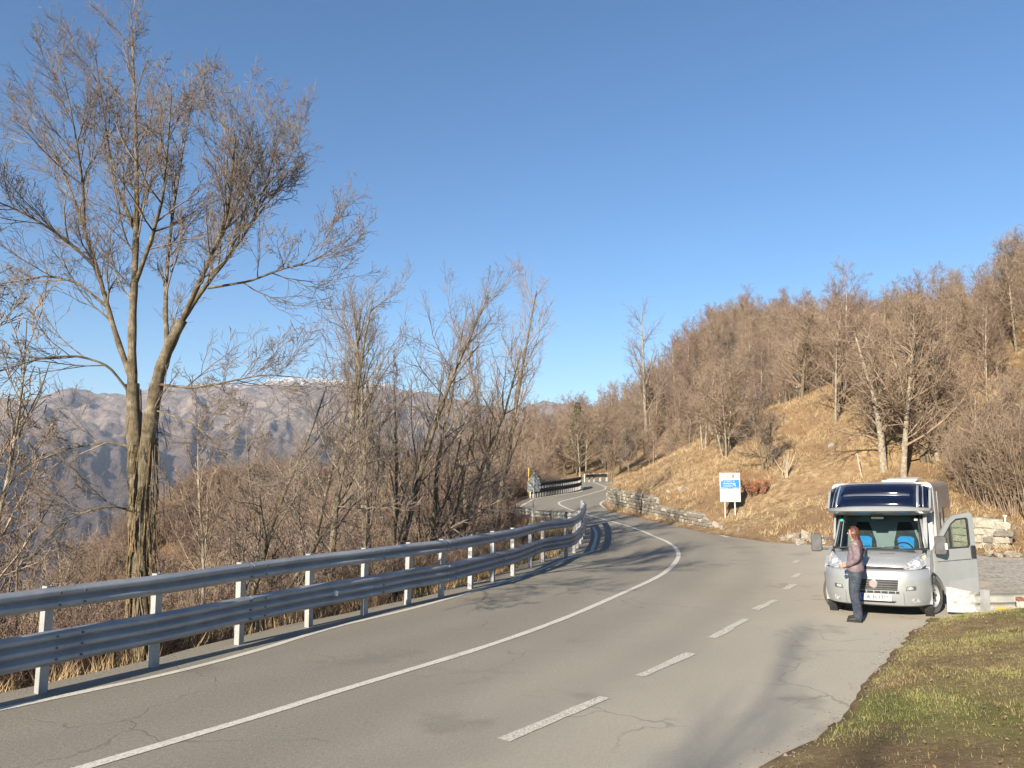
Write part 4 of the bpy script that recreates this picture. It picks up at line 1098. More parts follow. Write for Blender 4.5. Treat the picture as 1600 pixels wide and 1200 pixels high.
def scatter(name, pts, rz, scl, sources, seed=0, label=None):
    """ONE object: instances of the given meshes on points (ground cover, far wood)"""
    me = bpy.data.meshes.new(name); me.vertices.add(len(pts)); me.vertices.foreach_set('co', np.asarray(pts, dtype=np.float32).ravel())
    for nm, val in (('turn', rz), ('size', scl), ('pick', np.random.default_rng(seed).integers(0, len(sources), len(pts)))):
        a_ = me.attributes.new(nm, 'FLOAT', 'POINT'); a_.data.foreach_set('value', np.asarray(val, dtype=np.float32))
    o = bpy.data.objects.new(name, me); link(o)
    ng = bpy.data.node_groups.new(name + '_nodes', 'GeometryNodeTree')
    ng.interface.new_socket('Geometry', in_out='INPUT', socket_type='NodeSocketGeometry'); ng.interface.new_socket('Geometry', in_out='OUTPUT', socket_type='NodeSocketGeometry')
    gi = ng.nodes.new('NodeGroupInput'); go = ng.nodes.new('NodeGroupOutput'); jn = ng.nodes.new('GeometryNodeJoinGeometry')
    def attr(nm):
        a_ = ng.nodes.new('GeometryNodeInputNamedAttribute'); a_.data_type = 'FLOAT'; a_.inputs['Name'].default_value = nm; return a_.outputs['Attribute']
    cmb = ng.nodes.new('ShaderNodeCombineXYZ'); ng.links.new(attr('turn'), cmb.inputs['Z'])
    for k, grp in enumerate(sources):
        cp_ = ng.nodes.new('FunctionNodeCompare'); cp_.data_type = 'FLOAT'; cp_.operation = 'EQUAL'; ng.links.new(attr('pick'), cp_.inputs[0]); cp_.inputs[1].default_value = k; cp_.inputs['Epsilon'].default_value = 0.1
        for src in grp:
            oi = ng.nodes.new('GeometryNodeObjectInfo'); oi.inputs['Object'].default_value = src; oi.transform_space = 'ORIGINAL'
            ip = ng.nodes.new('GeometryNodeInstanceOnPoints'); ng.links.new(gi.outputs[0], ip.inputs['Points']); ng.links.new(cp_.outputs[0], ip.inputs['Selection'])
            ng.links.new(oi.outputs['Geometry'], ip.inputs['Instance']); ng.links.new(cmb.outputs[0], ip.inputs['Rotation']); ng.links.new(attr('size'), ip.inputs['Scale'])
            ng.links.new(ip.outputs[0], jn.inputs[0])
    ng.links.new(jn.outputs[0], go.inputs[0])
    md = o.modifiers.new('scatter', 'NODES'); md.node_group = ng
    return tag(o, label, kind='stuff')
rest = rest[:4200]
scatter('far_wood', [(cx[i], cy[i], z[i]) for i in rest], rg.uniform(0, 6.28, len(rest)), [tree_scale(i) * (1.1 if cy[i] > 90 else 1) for i in rest], [list(p_.children) for p_ in protos], 3, 'distant bare brown wood merging over the upper hillside')

# trees one can pick out against the grass
def lone(px, py, top, S, seed, label, mats, stems_n=1, spread=0.02, girth=None, lean=0.0, rmin=0.007):
    S = dict(S, wander=[0.035] + S['wander'][1:]); b = Pt(px, py); H = (CAM.z + (750 - top) / FPX * b.y) - b.z; r2 = random.Random(seed); tb = [Tubes(), Tubes()]
    for k in range(stems_n):
        a_ = r2.uniform(0, 6.28); L = H * (1 if k == 0 else r2.uniform(0.7, 0.95))
        grow(tb, (0.15 * (k > 0) * math.cos(a_), 0.15 * (k > 0) * math.sin(a_), -0.25), nrm3((lean + spread * math.cos(a_), spread * math.sin(a_), 1)), L, L * (girth or S['girth']), 0, S, r2, rmin)
    return tag(tree_obj('bare_tree', b, tb, mats), label, 'tree')
SO = dict(SG, kids=[22, 10, 6, 0], ang=[58, 48, 46, 40], ratio=[0.50, 0.48, 0.5, 0.4], t0=[0.22, 0.1, 0.1, 0], up=[0.02, 0.03, 0.04, 0.02], n=[8, 6, 5, 3])
lone(1381, 735, 505, SO, 51, 'spreading bare oak with thick lichen-spotted trunk on the grassy bank behind the motorhome', (M_bark_pale, M_twig_tan), girth=0.030)
lone(1411, 746, 475, SG, 52, 'pale straight bare tree right beside the thick-trunked oak', (M_bark_pale, M_twig_tan), girth=0.020, lean=0.02)
lone(1442, 722, 480, SF, 53, 'first slim trunk of the close row uphill from the pale straight tree', (M_bark, M_twig_tan), girth=0.020)
lone(1464, 720, 470, SF, 54, 'second slim trunk of the close row uphill from the pale straight tree', (M_bark_pale, M_twig_tan), girth=0.018)
lone(1478, 719, 500, SF, 55, 'third, thinnest trunk of the close row uphill from the pale straight tree', (M_bark, M_twig_red), girth=0.016, lean=0.02)
lone(1011, 705, 482, SF, 56, 'tall pale bare tree standing alone on the bank edge above the retaining wall', (M_bark_pale, M_twig), girth=0.017)
lone(1135, 712, 560, SG, 57, 'slender many-stemmed bare tree on the bank uphill from the information board', (M_bark_pale, M_twig_tan), 4, 0.16)
lone(1195, 735, 610, SG, 58, 'dark crooked little tree on the dry slope behind the information board', (M_bark, M_twig), 2, 0.25)
lone(1102, 700, 540, SF, 59, 'thin bare tree at the crest of the dry bank', (M_bark_pale, M_twig_red), 2, 0.1)

# bushes: many upright stems from one foot
SBu = dict(n=[6, 4, 3], wander=[0.10, 0.17, 0.2], up=[0.03, 0.05, 0.03], taper=[0.7, 0.6, 0.4], kids=[9, 5, 0], t0=[0.25, 0.15, 0], ang=[32, 38, 40], ratio=[0.34, 0.42, 0.4], fall=[0.5, 0.4, 0], sides=[4, 3, 3], thick=0.008)
def bush_tubes(seed, H, stems_n, spread, rmin=0.006):
    r2 = random.Random(seed); tb = Tubes()
    for k in range(stems_n):
        a_ = r2.uniform(0, 6.28); e = spread * math.sqrt(r2.random()); L = H * r2.uniform(0.55, 1.0); q = 0.35 * r2.random()
        grow([tb], (q * math.cos(a_), q * math.sin(a_), -0.1), nrm3((e * math.cos(a_), e * math.sin(a_), 1)), L, 0.006 + 0.0045 * L, 0, SBu, r2, rmin)
    return tb
def bush(name, loc, seed, H, n, spread, m, label, group=None):
    o = bpy.data.objects.new(name, bush_tubes(seed, H, n, spread).mesh(name, m)); link(o); o.location = loc; return tag(o, label, 'bush', group)
hz_first = None
for i, (px, py, H) in enumerate([(1512, 770, 3.2), (1530, 782, 3.4), (1548, 790, 3.6), (1566, 797, 3.8), (1585, 805, 3.6), (1598, 790, 4.0), (1540, 760, 3.6), (1572, 770, 4.0), (1520, 742, 3.6), (1556, 744, 4.0), (1590, 752, 4.2), (1500, 752, 2.8), (1610, 812, 4.0), (1625, 795, 4.2)]):
    b = Pt(px, py)
    if hz_first is None:
        hz_first = bush('bare_bush', b, 70, 3.6, 26, 0.24, M_twig_tan, 'upright many-stemmed bare bush in the thicket on the slope right of the motorhome', 'thicket of bare bushes right of the motorhome'); o = hz_first
    else:
        o = hz_first.copy(); col.objects.link(o); o.location = b
    s = H / 3.6 * 0.85; o.scale = (s * 1.05, s, s); o.rotation_euler = (0, 0, i * 1.3)
b = Pt(1228, 745); M_dead = mat('dead_pale_wood', (0.28, 0.23, 0.165), (0.42, 0.36, 0.28), 0.9, 8)
r2 = random.Random(6); tbd = Tubes()
for k in range(9):
    a_ = r2.uniform(0, 6.28); e = r2.uniform(0.15, 0.75); L = r2.uniform(0.5, 1.3)
    tbd.add([(0.1 * math.cos(a_), 0.1 * math.sin(a_), -0.1)] + [(e * L * t * math.cos(a_), e * L * t * math.sin(a_) * 0.6, L * t) for t in (0.35, 0.7, 1.0)], [0.024, 0.021, 0.018, 0.012], 6)
o = bpy.data.objects.new('cut_stump', tbd.mesh('cut_stump', M_dead)); link(o); o.location = b; tag(o, 'cluster of pale lopped stems sprouting from a stump on the dry bank', 'stump')
b = Pt(1417 - 0, 740)
for (px, py, h_, lb) in ((1345, 744, 1.0, 'short pale broken stake leaning on the bank left of the oak'), (1486, 735, 1.4, 'thin pale stake standing on the bank right of the row of slim trunks')):
    b = Pt(px, py); b_ = MB(); b_.cyl((0.08, 0, -0.3), (-0.10, 0.05, h_), 0.04, 0.028, 8); o = b_.build('stake', M_dead); o.location = b; tag(o, lb, 'stake')

# red-brown bush still holding dead leaves, beside the information board
b = Pt(1178, 775); root = empty('leafy_bush', b); tag(root, 'rust-red bush holding dead leaves beside the information board', 'bush')
tbr = bush_tubes(81, 1.15, 22, 0.9); o = bpy.data.objects.new('stems', tbr.mesh('stems', M_twig_red)); link(o, root)
V, F = tbr.arrays(); lv = []; lf = []; rr2 = np.random.default_rng(8)
for i in rr2.choice(len(V), 1500):
    p = V[i] + rr2.normal(0, 0.04, 3); u = rr2.normal(0, 1, 3); u /= np.linalg.norm(u); w_ = np.cross(u, rr2.normal(0, 1, 3)); w_ /= np.linalg.norm(w_); s = rr2.uniform(0.022, 0.05); k = len(lv)
    if p[2] < 0.15: continue
    lv += [p - u * s, p + w_ * s * 0.55, p + u * s, p - w_ * s * 0.55]; lf.append((k, k + 1, k + 2, k + 3))
o = mesh_np('dead_leaves', np.array(lv), np.array(lf), mat('dead_leaf', (0.20, 0.06, 0.02), (0.36, 0.14, 0.05), 0.8, 9), root); tag(o, kind='stuff')

# rocks on the bank and along its foot
M_rock = mat('bank_rock', (0.17, 0.145, 0.11), (0.34, 0.30, 0.24), 0.95, 5, bump=0.7, bscale=9)
RM = stone_meshes(5, 77, 0.42)
for me_ in RM: me_.materials.append(M_rock)
rocks = [(1490, 716, .38), (1503, 720, .52), (1512, 722, .36), (1236, 842, .30), (1246, 846, .42), (1258, 843, .36), (1250, 852, .30), (1268, 846, .25), (1282, 848, .28), (1225, 843, .2), (1128, 826, .2), (1119, 824, .26), (1155, 830, .16), (1545, 866, .16), (1580, 868, .2), (1592, 870, .14), (1560, 868, .13), (1066, 766, .3), (1045, 770, .22), (1300, 700, .3)]
for i, (px, py, s) in enumerate(rocks):
    b = Pt(px, py); o = bpy.data.objects.new('rock', RM[i % 5]); link(o); o.location = b + Vector((0, 0, s * 0.15)); o.scale = (s * 1.25, s, s * 0.75); o.rotation_euler = (0.2 * i, 0.3, i * 1.1)
    tag(o, 'rough pale rock lying on the dry bank beside the layby', 'rock', 'pale rocks on the bank')

# ------------------------------------------------------------------ brush on the valley side
b1 = bush('bare_bush', (0, 0, 0), 91, 2.6, 26, 0.55, M_twig_red, 'reddish bare bush in the brush close behind the guardrail', 'bushes behind the guardrail')
b2 = bush('bare_bush', (0, 0, 0), 92, 3.0, 22, 0.45, M_twig_tan, 'tan bare bush in the brush close behind the guardrail', 'tan bushes behind the guardrail')
b3 = bush('bare_bush', (0, 0, 0), 93, 2.0, 30, 0.75, M_twig_red, 'low wide reddish bush in the brush close behind the guardrail', 'low bushes behind the guardrail')
N = 9000
bx = rg.uniform(-55, 6, N); by = rg.uniform(4, 82, N)
bz, bi, bk, bdl, _, _ = terrain(bx, by, True)
bpx = 800 + FPX * bx / np.maximum(by, 1)
lim = np.where(by > 34, 1.4, 0.75)
ok = (~bi) & (bk == 0) & (bdl > lim) & (bpx > -150) & (bpx < 960) & (bdl < 45) & (rg.random(N) < np.where(bdl < 4, 1.0, 0.55))
ok &= ~((np.abs(bx - hb_.x) < 0.5) & (np.abs(by - HY) < 0.5))
ok &= ~((np.abs(bx - tb.x) < 1.3) & (by > 30) & (by < 38.5))
ii = np.nonzero(ok)[0]
hgt = (0.38 + 0.55 * rg.random(len(ii)) + 0.55 * rg.random(len(ii)) ** 5) * np.clip(0.30 + 0.16 * bdl[ii], 0.3, 1.05) * np.where(by[ii] > 30, 1.35, 1.0)
j = [ii[np.argmin(np.abs(bx[ii] - q[0]) + np.abs(by[ii] - q[1]))] for q in ((-6.8, 12.5), (-3.5, 18.0), (-2.0, 21.5))]
for o, q in zip((b1, b2, b3), j): o.location = (bx[q], by[q], bz[q]); o.scale = (0.6, 0.6, 0.6)
scatter('brush', np.stack([bx[ii], by[ii], bz[ii]], 1), rg.uniform(0, 6.28, len(ii)), hgt, [[b1], [b2], [b3], [b1], [b3]], 7, 'dense reddish-brown leafless brush covering the slope behind the guardrail')
# saplings that rise out of the brush
SS = dict(SA, kids=[14, 6, 4, 0], ang=[32, 34, 40, 40], t0=[0.3, 0.1, 0.1, 0], ratio=[0.30, 0.42, 0.45, 0.4], sides=[5, 4, 3, 3], girth=0.009)
sap = [proto(61, SS, 5.0, (M_bark_pale, M_twig_tan), 1, 0.06, 0.006), proto(62, SS, 4.4, (M_bark, M_twig_red), 2, 0.12, 0.006), proto(63, SS, 5.6, (M_bark, M_twig), 1, 0.1, 0.006)]
sel = [i for i in ii if bdl[i] > 2.5 and by[i] < 75]; rg.shuffle(sel); lef = [i for i in sel if bpx[i] < 420 and by[i] < 34][:60]; lset = set(lef); sel = lef + [i for i in sel if i not in lset]; su = [0, 0, 0]
for i in sel[:190]:
    k = int(rg.integers(3)); s = float(rg.uniform(0.6, 1.05)) * (1.25 if i in lset else 0.75 if by[i] < 16 else 1.0); rz = float(rg.uniform(0, 6.28)); loc = (bx[i], by[i], bz[i])
    if not su[k]: su[k] = 1; o = sap[k]; o.location = loc; o.rotation_euler = (0, 0, rz); o.scale = (s, s, s); o.name = 'bare_sapling'
    else: o = copy_tree(sap[k], loc, rz, s)
    tag(o, 'thin bare sapling rising out of the brush on the slope behind the guardrail', 'sapling', 'saplings in the brush')
# a dark evergreen in the far wood
b = at(903, 680, 92.0); zt = T1(b.x, 92.0); root = empty('evergreen_tree', (b.x, 92.0, zt)); tag(root, 'small dark green conifer among the bare trees where the road disappears', 'tree')
tt = Tubes(); tt.add([(0, 0, -0.2), (0.05, 0, 4), (0, 0, 8.2)], [0.14, 0.09, 0.02], 6); o = bpy.data.objects.new('trunk', tt.mesh('trunk', M_bark)); link(o, root)
lv = []; lf = []
for i in range(2600):
    h = 1.8 + 6.6 * (i / 2600) ; rad = (1.5 * (1 - (h - 1.8) / 6.9) + 0.12) * rr2.uniform(0.5, 1.05); a_ = rr2.uniform(0, 6.28); p = np.array([rad * math.cos(a_), rad * math.sin(a_), h - 0.25 * rad]); u = np.array([math.cos(a_), math.sin(a_), -0.25 + rr2.normal(0, .3)]); w_ = np.array([-math.sin(a_), math.cos(a_), rr2.normal(0, .4)]); k = len(lv)
    lv += [p - u * .18, p + w_ * .09, p + u * .22, p - w_ * .09]; lf.append((k, k + 1, k + 2, k + 3))
mesh_np('crown', np.array(lv), np.array(lf), mat('conifer_green', (0.045, 0.075, 0.03), (0.085, 0.125, 0.05), 0.9, 3), root)

# the tree behind the photographer whose shadow reaches the road
SR = dict(SB, girth=0.006, kids=[16, 7, 4, 0], ang=[22, 26, 30, 40])
tbk = [Tubes(), Tubes()]; r2 = random.Random(99)
for k in range(2): grow(tbk, (0.1 * k, 0, 0), nrm3((0.04 - 0.1 * k, 0.02, 1)), 13.0 - 1.5 * k, 0.055, 0, SR, r2, 0.005)
gl = Vector(P2(1275, 1085)); Ls = 12.0 / math.tan(R(SUN_EL)); tx, ty = gl.x - Ls * math.sin(R(SUN_HEAD)), gl.y - Ls * math.cos(R(SUN_HEAD))
tag(tree_obj('bare_tree', (tx, ty, -0.5), tbk, (M_bark, M_twig)), 'bare tree standing behind the viewpoint that throws its shadow onto the road', 'tree')
# ------------------------------------------------------------------ the motorhome
def paintm(name, c1, rough=0.32, metal=0.55, coat=0.6):
    g = NG(name); o = g.tc.outputs['Object']
    n = g.noise(2.2, 6, 0.6, o); d = tuple(x * 0.86 for x in c1)
    g.L(g.ramp(n, [(0.3, d), (0.7, c1)]), g.b.inputs['Base Color']); g.b.inputs['Metallic'].default_value = metal
    g.L(g.math('ADD', rough - 0.06, g.math('MULTIPLY', g.noise(7, 5, 0.7, o), 0.14)), g.b.inputs['Roughness'])
    g.b.inputs['Coat Weight'].default_value = coat; g.b.inputs['Coat Roughness'].default_value = 0.12
    return g.m
M_silver = paintm('silver_paint', (0.33, 0.345, 0.35), 0.32, 0.35)
M_sidepaint = paintm('side_panel_paint', (0.33, 0.335, 0.335), 0.32, 0.25)
M_navy = mat('dark_blue_glass', (0.004, 0.006, 0.018), None, 0.10, spec=0.45, coat=0.2)
M_cap_reflection = mat('painted_grey_reflection', (0.085, 0.09, 0.105), None, 0.25)
M_black = mat('black_plastic', (0.018, 0.018, 0.019), (0.03, 0.03, 0.032), 0.6, 9)
M_greyp = mat('grey_plastic', (0.06, 0.06, 0.062), (0.09, 0.09, 0.092), 0.6, 9)
M_tyre = mat('tyre_rubber', (0.045, 0.043, 0.039), (0.11, 0.10, 0.088), 0.9, 10)
M_rim = mat('steel_rim', (0.42, 0.42, 0.41), (0.56, 0.56, 0.55), 0.4, 8, metal=0.6)
M_chrome = mat('bright_metal', (0.75, 0.75, 0.75), None, 0.15, metal=0.9)
M_seat = mat('seat_fabric', (0.035, 0.036, 0.040), (0.06, 0.06, 0.065), 0.95, 14)
M_blue = mat('blue_cloth', (0.03, 0.22, 0.55), (0.05, 0.28, 0.62), 0.9, 10)
M_cream = mat('cream_panel', (0.46, 0.42, 0.35), (0.55, 0.51, 0.43), 0.7, 4)
M_white = mat('white_plastic', (0.43, 0.42, 0.40), (0.49, 0.48, 0.46), 0.5, 6)
M_wood = mat('cupboard_wood', (0.25, 0.15, 0.08), (0.36, 0.23, 0.13), 0.6, 5)
M_amber = mat('amber_lens', (0.62, 0.48, 0.28), None, 0.3)
M_green = mat('green_sticker', (0.05, 0.45, 0.32), None, 0.5)
M_red = mat('badge_red', (0.42, 0.20, 0.20), None, 0.4)
M_platew = mat('plate_white', (0.45, 0.45, 0.43), None, 0.45)
M_plateb = mat('plate_blue', (0.02, 0.10, 0.50), None, 0.45)
def glass(name, tint, refl=1.0):
    m = bpy.data.materials.new(name); m.use_nodes = True; n = m.node_tree; n.nodes.remove(n.nodes['Principled BSDF'])
    tr = n.nodes.new('ShaderNodeBsdfTransparent'); tr.inputs[0].default_value = (*tint, 1)
    gl_ = n.nodes.new('ShaderNodeBsdfGlossy'); gl_.inputs['Roughness'].default_value = 0.02
    fr = n.nodes.new('ShaderNodeFresnel'); fr.inputs['IOR'].default_value = 1.5
    mx = n.nodes.new('ShaderNodeMixShader'); n.links.new(fr.outputs[0], mx.inputs[0]); n.links.new(tr.outputs[0], mx.inputs[1]); n.links.new(gl_.outputs[0], mx.inputs[2])
    n.links.new(mx.outputs[0], n.nodes['Material Output'].inputs['Surface']); return m
M_glass = glass('windscreen_glass', (0.62, 0.74, 0.72)); M_glass2 = glass('door_glass', (0.72, 0.80, 0.78))
M_lens = mat('headlamp_lens', (0.28, 0.285, 0.29), (0.70, 0.70, 0.70), 0.14, 22, metal=0.45, bump=0.25, bscale=30)

wl, wr = P(1306, 951.5), P(1458, 956)
YAW = R(-33); cosy, siny = math.cos(YAW), math.sin(YAW)
mid = (wl + wr) / 2
rollz = (float(roadz(mid.x + 0.9 * cosy, mid.y + 0.9 * siny)) - float(roadz(mid.x - 0.9 * cosy, mid.y - 0.9 * siny))) / 1.8
van = empty('motorhome', (0, 0, 0))
vm = Matrix.Translation((mid.x, mid.y, float(roadz(mid.x, mid.y)))) @ Matrix.Rotation(YAW, 4, 'Z') @ Matrix.Rotation(-math.atan(rollz), 4, 'Y') @ Matrix.Translation((0, -0.95, 0))
van.matrix_world = vm
van.scale = (0.91, 0.915, 1.0)
tag(van, 'silver motorhome with dark blue roof cap and open driver door, parked on the layby', 'motorhome')

ROWS = [  # z, half width, depth at the middle, corner depth
    (0.20, 0.90, 0.16, 0.34), (0.235, 0.97, 0.05, 0.40), (0.34, 1.00, 0.01, 0.42), (0.50, 1.015, 0.0, 0.42), (0.70, 1.02, 0.0, 0.42), (0.83, 1.01, 0.02, 0.42), (0.875, 1.0, 0.06, 0.43),
    (0.90, 0.995, 0.10, 0.44), (1.00, 0.985, 0.24, 0.46), (1.09, 0.975, 0.44, 0.44), (1.15, 0.96, 0.62, 0.40), (1.185, 0.95, 0.76, 0.36),
    (1.20, 0.945, 0.80, 0.34), (1.50, 0.895, 1.10, 0.28), (1.80, 0.845, 1.40, 0.20),
    (1.825, 0.97, 1.30, 0.20), (1.855, 1.02, 1.06, 0.30), (1.90, 1.045, 0.965, 0.36), (1.95, 1.05, 0.955, 0.38), (1.985, 1.05, 0.985, 0.40),
    (2.00, 1.05, 1.01, 0.42), (2.12, 1.045, 1.13, 0.44), (2.20, 1.04, 1.23, 0.45), (2.245, 1.035, 1.30, 0.45), (2.33, 1.03, 1.43, 0.44), (2.40, 1.02, 1.58, 0.42),
    (2.435, 1.01, 1.70, 0.40), (2.46, 0.99, 2.0, 0.3), (2.465, 0.98, 2.5, 0.1)]
UC = [0, .2, .4, .52, .64, .755, .80, .86, .875, .93, .97, 1.0]
US = [-u for u in UC[:0:-1]] + UC
def shell_pt(row, u, push=0.0):
    z, w_, d, c = row; a = abs(u)
    x = w_ * (1 - (1 - a) ** 1.0) * (1 if u >= 0 else -1)
    y = d + c * a ** 5 + 0.05 * a * a
    if z > 1.98: z = z - 0.06 * a ** 3
    if 0.9 <= z <= 1.19: z = z - 0.10 * a ** 3
    return Vector((x, y - push, z))
def shell(name, r0, r1, sel, m, parent, push=0.0, thick=0.02, rows=ROWS):
    """part of the front skin between rows r0..r1, cells chosen by sel(|u| middle, row)"""
    V = []; F = []; n = len(US)
    for i in range(r0, r1 + 1):
        for u in US: V.append(shell_pt(rows[i], u, push))
    for i in range(r1 - r0):
        for j in range(n - 1):
            if sel(abs((US[j] + US[j + 1]) / 2), r0 + i): F.append((i * n + j, i * n + j + 1, (i + 1) * n + j + 1, (i + 1) * n + j))
    me = bpy.data.meshes.new(name); me.from_pydata([tuple(v) for v in V], [], F); bm = bmesh.new(); bm.from_mesh(me)
    bmesh.ops.delete(bm, geom=[v for v in bm.verts if not v.link_faces], context='VERTS'); bmesh.ops.recalc_face_normals(bm, faces=bm.faces)
    if bm.faces and sum(f.normal.y for f in bm.faces) > 0: bmesh.ops.reverse_faces(bm, faces=bm.faces)
    bm.to_mesh(me); bm.free()
    me.polygons.foreach_set('use_smooth', np.ones(len(me.polygons), dtype=bool)); me.set_sharp_from_angle(angle=R(38)); me.materials.append(m)
    o = bpy.data.objects.new(name, me); link(o, parent)
    if thick:
        s_ = o.modifiers.new('thickness', 'SOLIDIFY'); s_.thickness = thick; s_.offset = -1
    return o
bumper = shell('bumper', 0, 6, lambda a, r: True, M_silver, van)
bonnet = shell('bonnet', 7, 11, lambda a, r: True, M_silver, van)
seam = shell('bonnet_seam', 6, 7, lambda a, r: True, M_black, van, -0.012)
pillars = shell('windscreen_frame', 12, 14, lambda a, r: a > 0.93, M_silver, van)
band = shell('windscreen_seal', 12, 14, lambda a, r: 0.875 < a < 0.93, M_black, van)
screen = shell('windscreen', 12, 14, lambda a, r: a < 0.875, M_glass, van, 0.0, 0)
cowl = shell('wiper_cowl', 11, 12, lambda a, r: True, M_black, van)
header = shell('roof_cap_lip', 15, 20, lambda a, r: True, M_silver, van)
under = shell('windscreen_header', 14, 15, lambda a, r: True, M_silver, van)
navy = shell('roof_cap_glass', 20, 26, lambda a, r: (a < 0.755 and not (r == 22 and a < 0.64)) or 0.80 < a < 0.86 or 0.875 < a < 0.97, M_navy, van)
shell('roof_cap_strip', 22, 23, lambda a, r: a < 0.64, M_cap_reflection, van)  # reflection in the cap glass, put in as a grey band
shell('roof_cap_stripe', 20, 26, lambda a, r: 0.755 < a < 0.80 or 0.86 < a < 0.875 or a > 0.97, M_silver, van)
shell('roof_front', 26, 28, lambda a, r: True, M_silver, van)

# wheel arches, fenders, sides
def side_plate(name, sgn, poly, x0, x1, m, parent):
    b_ = MB(); b_.prism(poly, x0, x1, lambda u, v, t: (sgn * t, u, v)); return b_.build(name, m, parent)
arch = [(0.95 + 0.43 * math.cos(a_), 0.34 + 0.43 * math.sin(a_)) for a_ in np.linspace(math.pi, 0, 14)]
for sgn in (-1, 1):
    yb = 2.0 if sgn < 0 else 1.22
    poly = [(0.44, 0.24), (0.50, 0.26)] + arch + [(1.40, 0.28), (yb, 0.28), (yb, 1.14), (1.15, 1.17), (0.95, 1.14), (0.72, 1.05), (0.50, 0.90), (0.44, 0.80)]
    side_plate('fender', sgn, poly, 0.93, 1.0, M_silver, van)
    b_ = MB(); b_.lathe([(0.43, -0.14), (0.46, -0.14), (0.46, 0.02), (0.43, 0.02)], (sgn * 0.97, 0.95, 0.34), (sgn, 0, 0), 32)
    b_.build('arch_liner', M_black, van)
# closed door glass side (far side of the cab)
side_plate('cab_side', -1, [(1.18, 1.14), (2.0, 1.14), (2.0, 1.86), (1.62, 1.86)], 0.90, 0.94, M_silver, van)
b_ = MB(); b_.prism([(1.30, 1.20), (1.95, 1.20), (1.95, 1.74), (1.66, 1.74)], 0.943, 0.948, lambda u, v, t: (-t, u, v)); b_.build('side_window', M_navy, van)
# open doorway on the other side: sill and rear pillar
b_ = MB(); b_.box((0.95, 1.62, 0.36), (0.10, 0.86, 0.16)); b_.build('door_sill', M_silver, van)
b_ = MB(); b_.prism([(1.96, 0.30), (2.10, 0.30), (2.10, 1.86), (1.90, 1.86)], 0.88, 1.0, lambda u, v, t: (t, u, v)); b_.build('door_pillar', M_white, van)
b_ = MB(); b_.prism([(1.13, 1.14), (1.22, 1.14), (1.72, 1.84), (1.58, 1.84)], 0.86, 0.93, lambda u, v, t: (t, u, v)); b_.build('front_pillar', M_silver, van)

# living body
def rounded_body(x, y0, y1, z0, z1, r_):
    prof = [(-x, z0), (-x, z1 - r_)] + [(-x + r_ - r_ * math.cos(a_), z1 - r_ + r_ * math.sin(a_)) for a_ in np.linspace(0.2, math.pi / 2, 5)] + [(x - r_ + r_ * math.sin(a_), z1 - r_ + r_ * math.cos(a_)) for a_ in np.linspace(0, math.pi / 2 - 0.2, 5)] + [(x, z1 - r_), (x, z0)]
    b_ = MB(); b_.prism(prof, y0, y1, lambda u, v, t: (u, t, v)); return b_
body = rounded_body(1.06, 2.08, 6.7, 0.34, 2.45, 0.14).build('body', M_sidepaint, van, True, 30, 0.01)
for sgn in (-1, 1):
    side_plate('cap_side', sgn, [(1.40, 1.86), (2.085, 1.86), (2.085, 2.36), (1.88, 2.33), (1.72, 2.28), (1.50, 2.05), (1.40, 1.95)], 1.0, 1.045, M_silver, van)
    side_plate('cap_side_glass', sgn, [(1.48, 1.99), (1.66, 2.20), (1.74, 2.26), (1.70, 2.14)], 1.046, 1.05, M_navy, van)
b_ = MB(); b_.box((1.064, 3.3, 1.15), (0.02, 0.62, 1.62)); dr = b_.build('entrance_door', M_silver, van, bevel=0.008)
b_ = MB(); b_.box((1.078, 3.3, 1.55), (0.01, 0.40, 0.50)); b_.build('door_window', M_navy, dr)
b_ = MB(); b_.box((1.078, 3.53, 1.1), (0.02, 0.05, 0.14)); b_.build('door_handle', M_black, dr)
b_ = MB(); b_.box((1.066, 4.75, 1.62), (0.02, 1.1, 0.52)); b_.build('side_window', M_navy, van, bevel=0.008)
b_ = MB(); b_.cyl((1.085, 2.5, 0.6), (1.085, 2.5, 2.25), 0.014, n=8); b_.build('side_rail', M_chrome, van, True)
b_ = MB(); b_.box((1.066, 4.6, 0.52), (0.02, 3.9, 0.22)); b_.build('side_skirt', M_greyp, van)
b_ = MB(); b_.box((0.28, 3.35, 2.47), (0.72, 0.72, 0.07)); b_.build('roof_hatch', M_white, van, bevel=0.02)
b_ = MB(); b_.box((0.35, 3.3, 2.515), (0.66, 0.6, 0.03), Matrix.Rotation(R(4), 3, 'X')); b_.build('roof_hatch_lid', M_white, van, bevel=0.01)
b_ = MB(); b_.box((0, 3.6, 0.30), (1.7, 5.6, 0.14)); b_.build('underbody', M_black, van)
for sgn in (-1, 1):
    b_ = MB(); b_.box((sgn * 0.62, 0.95, 0.62), (0.50, 0.95, 0.58)); b_.build('engine_bay', M_black, van)

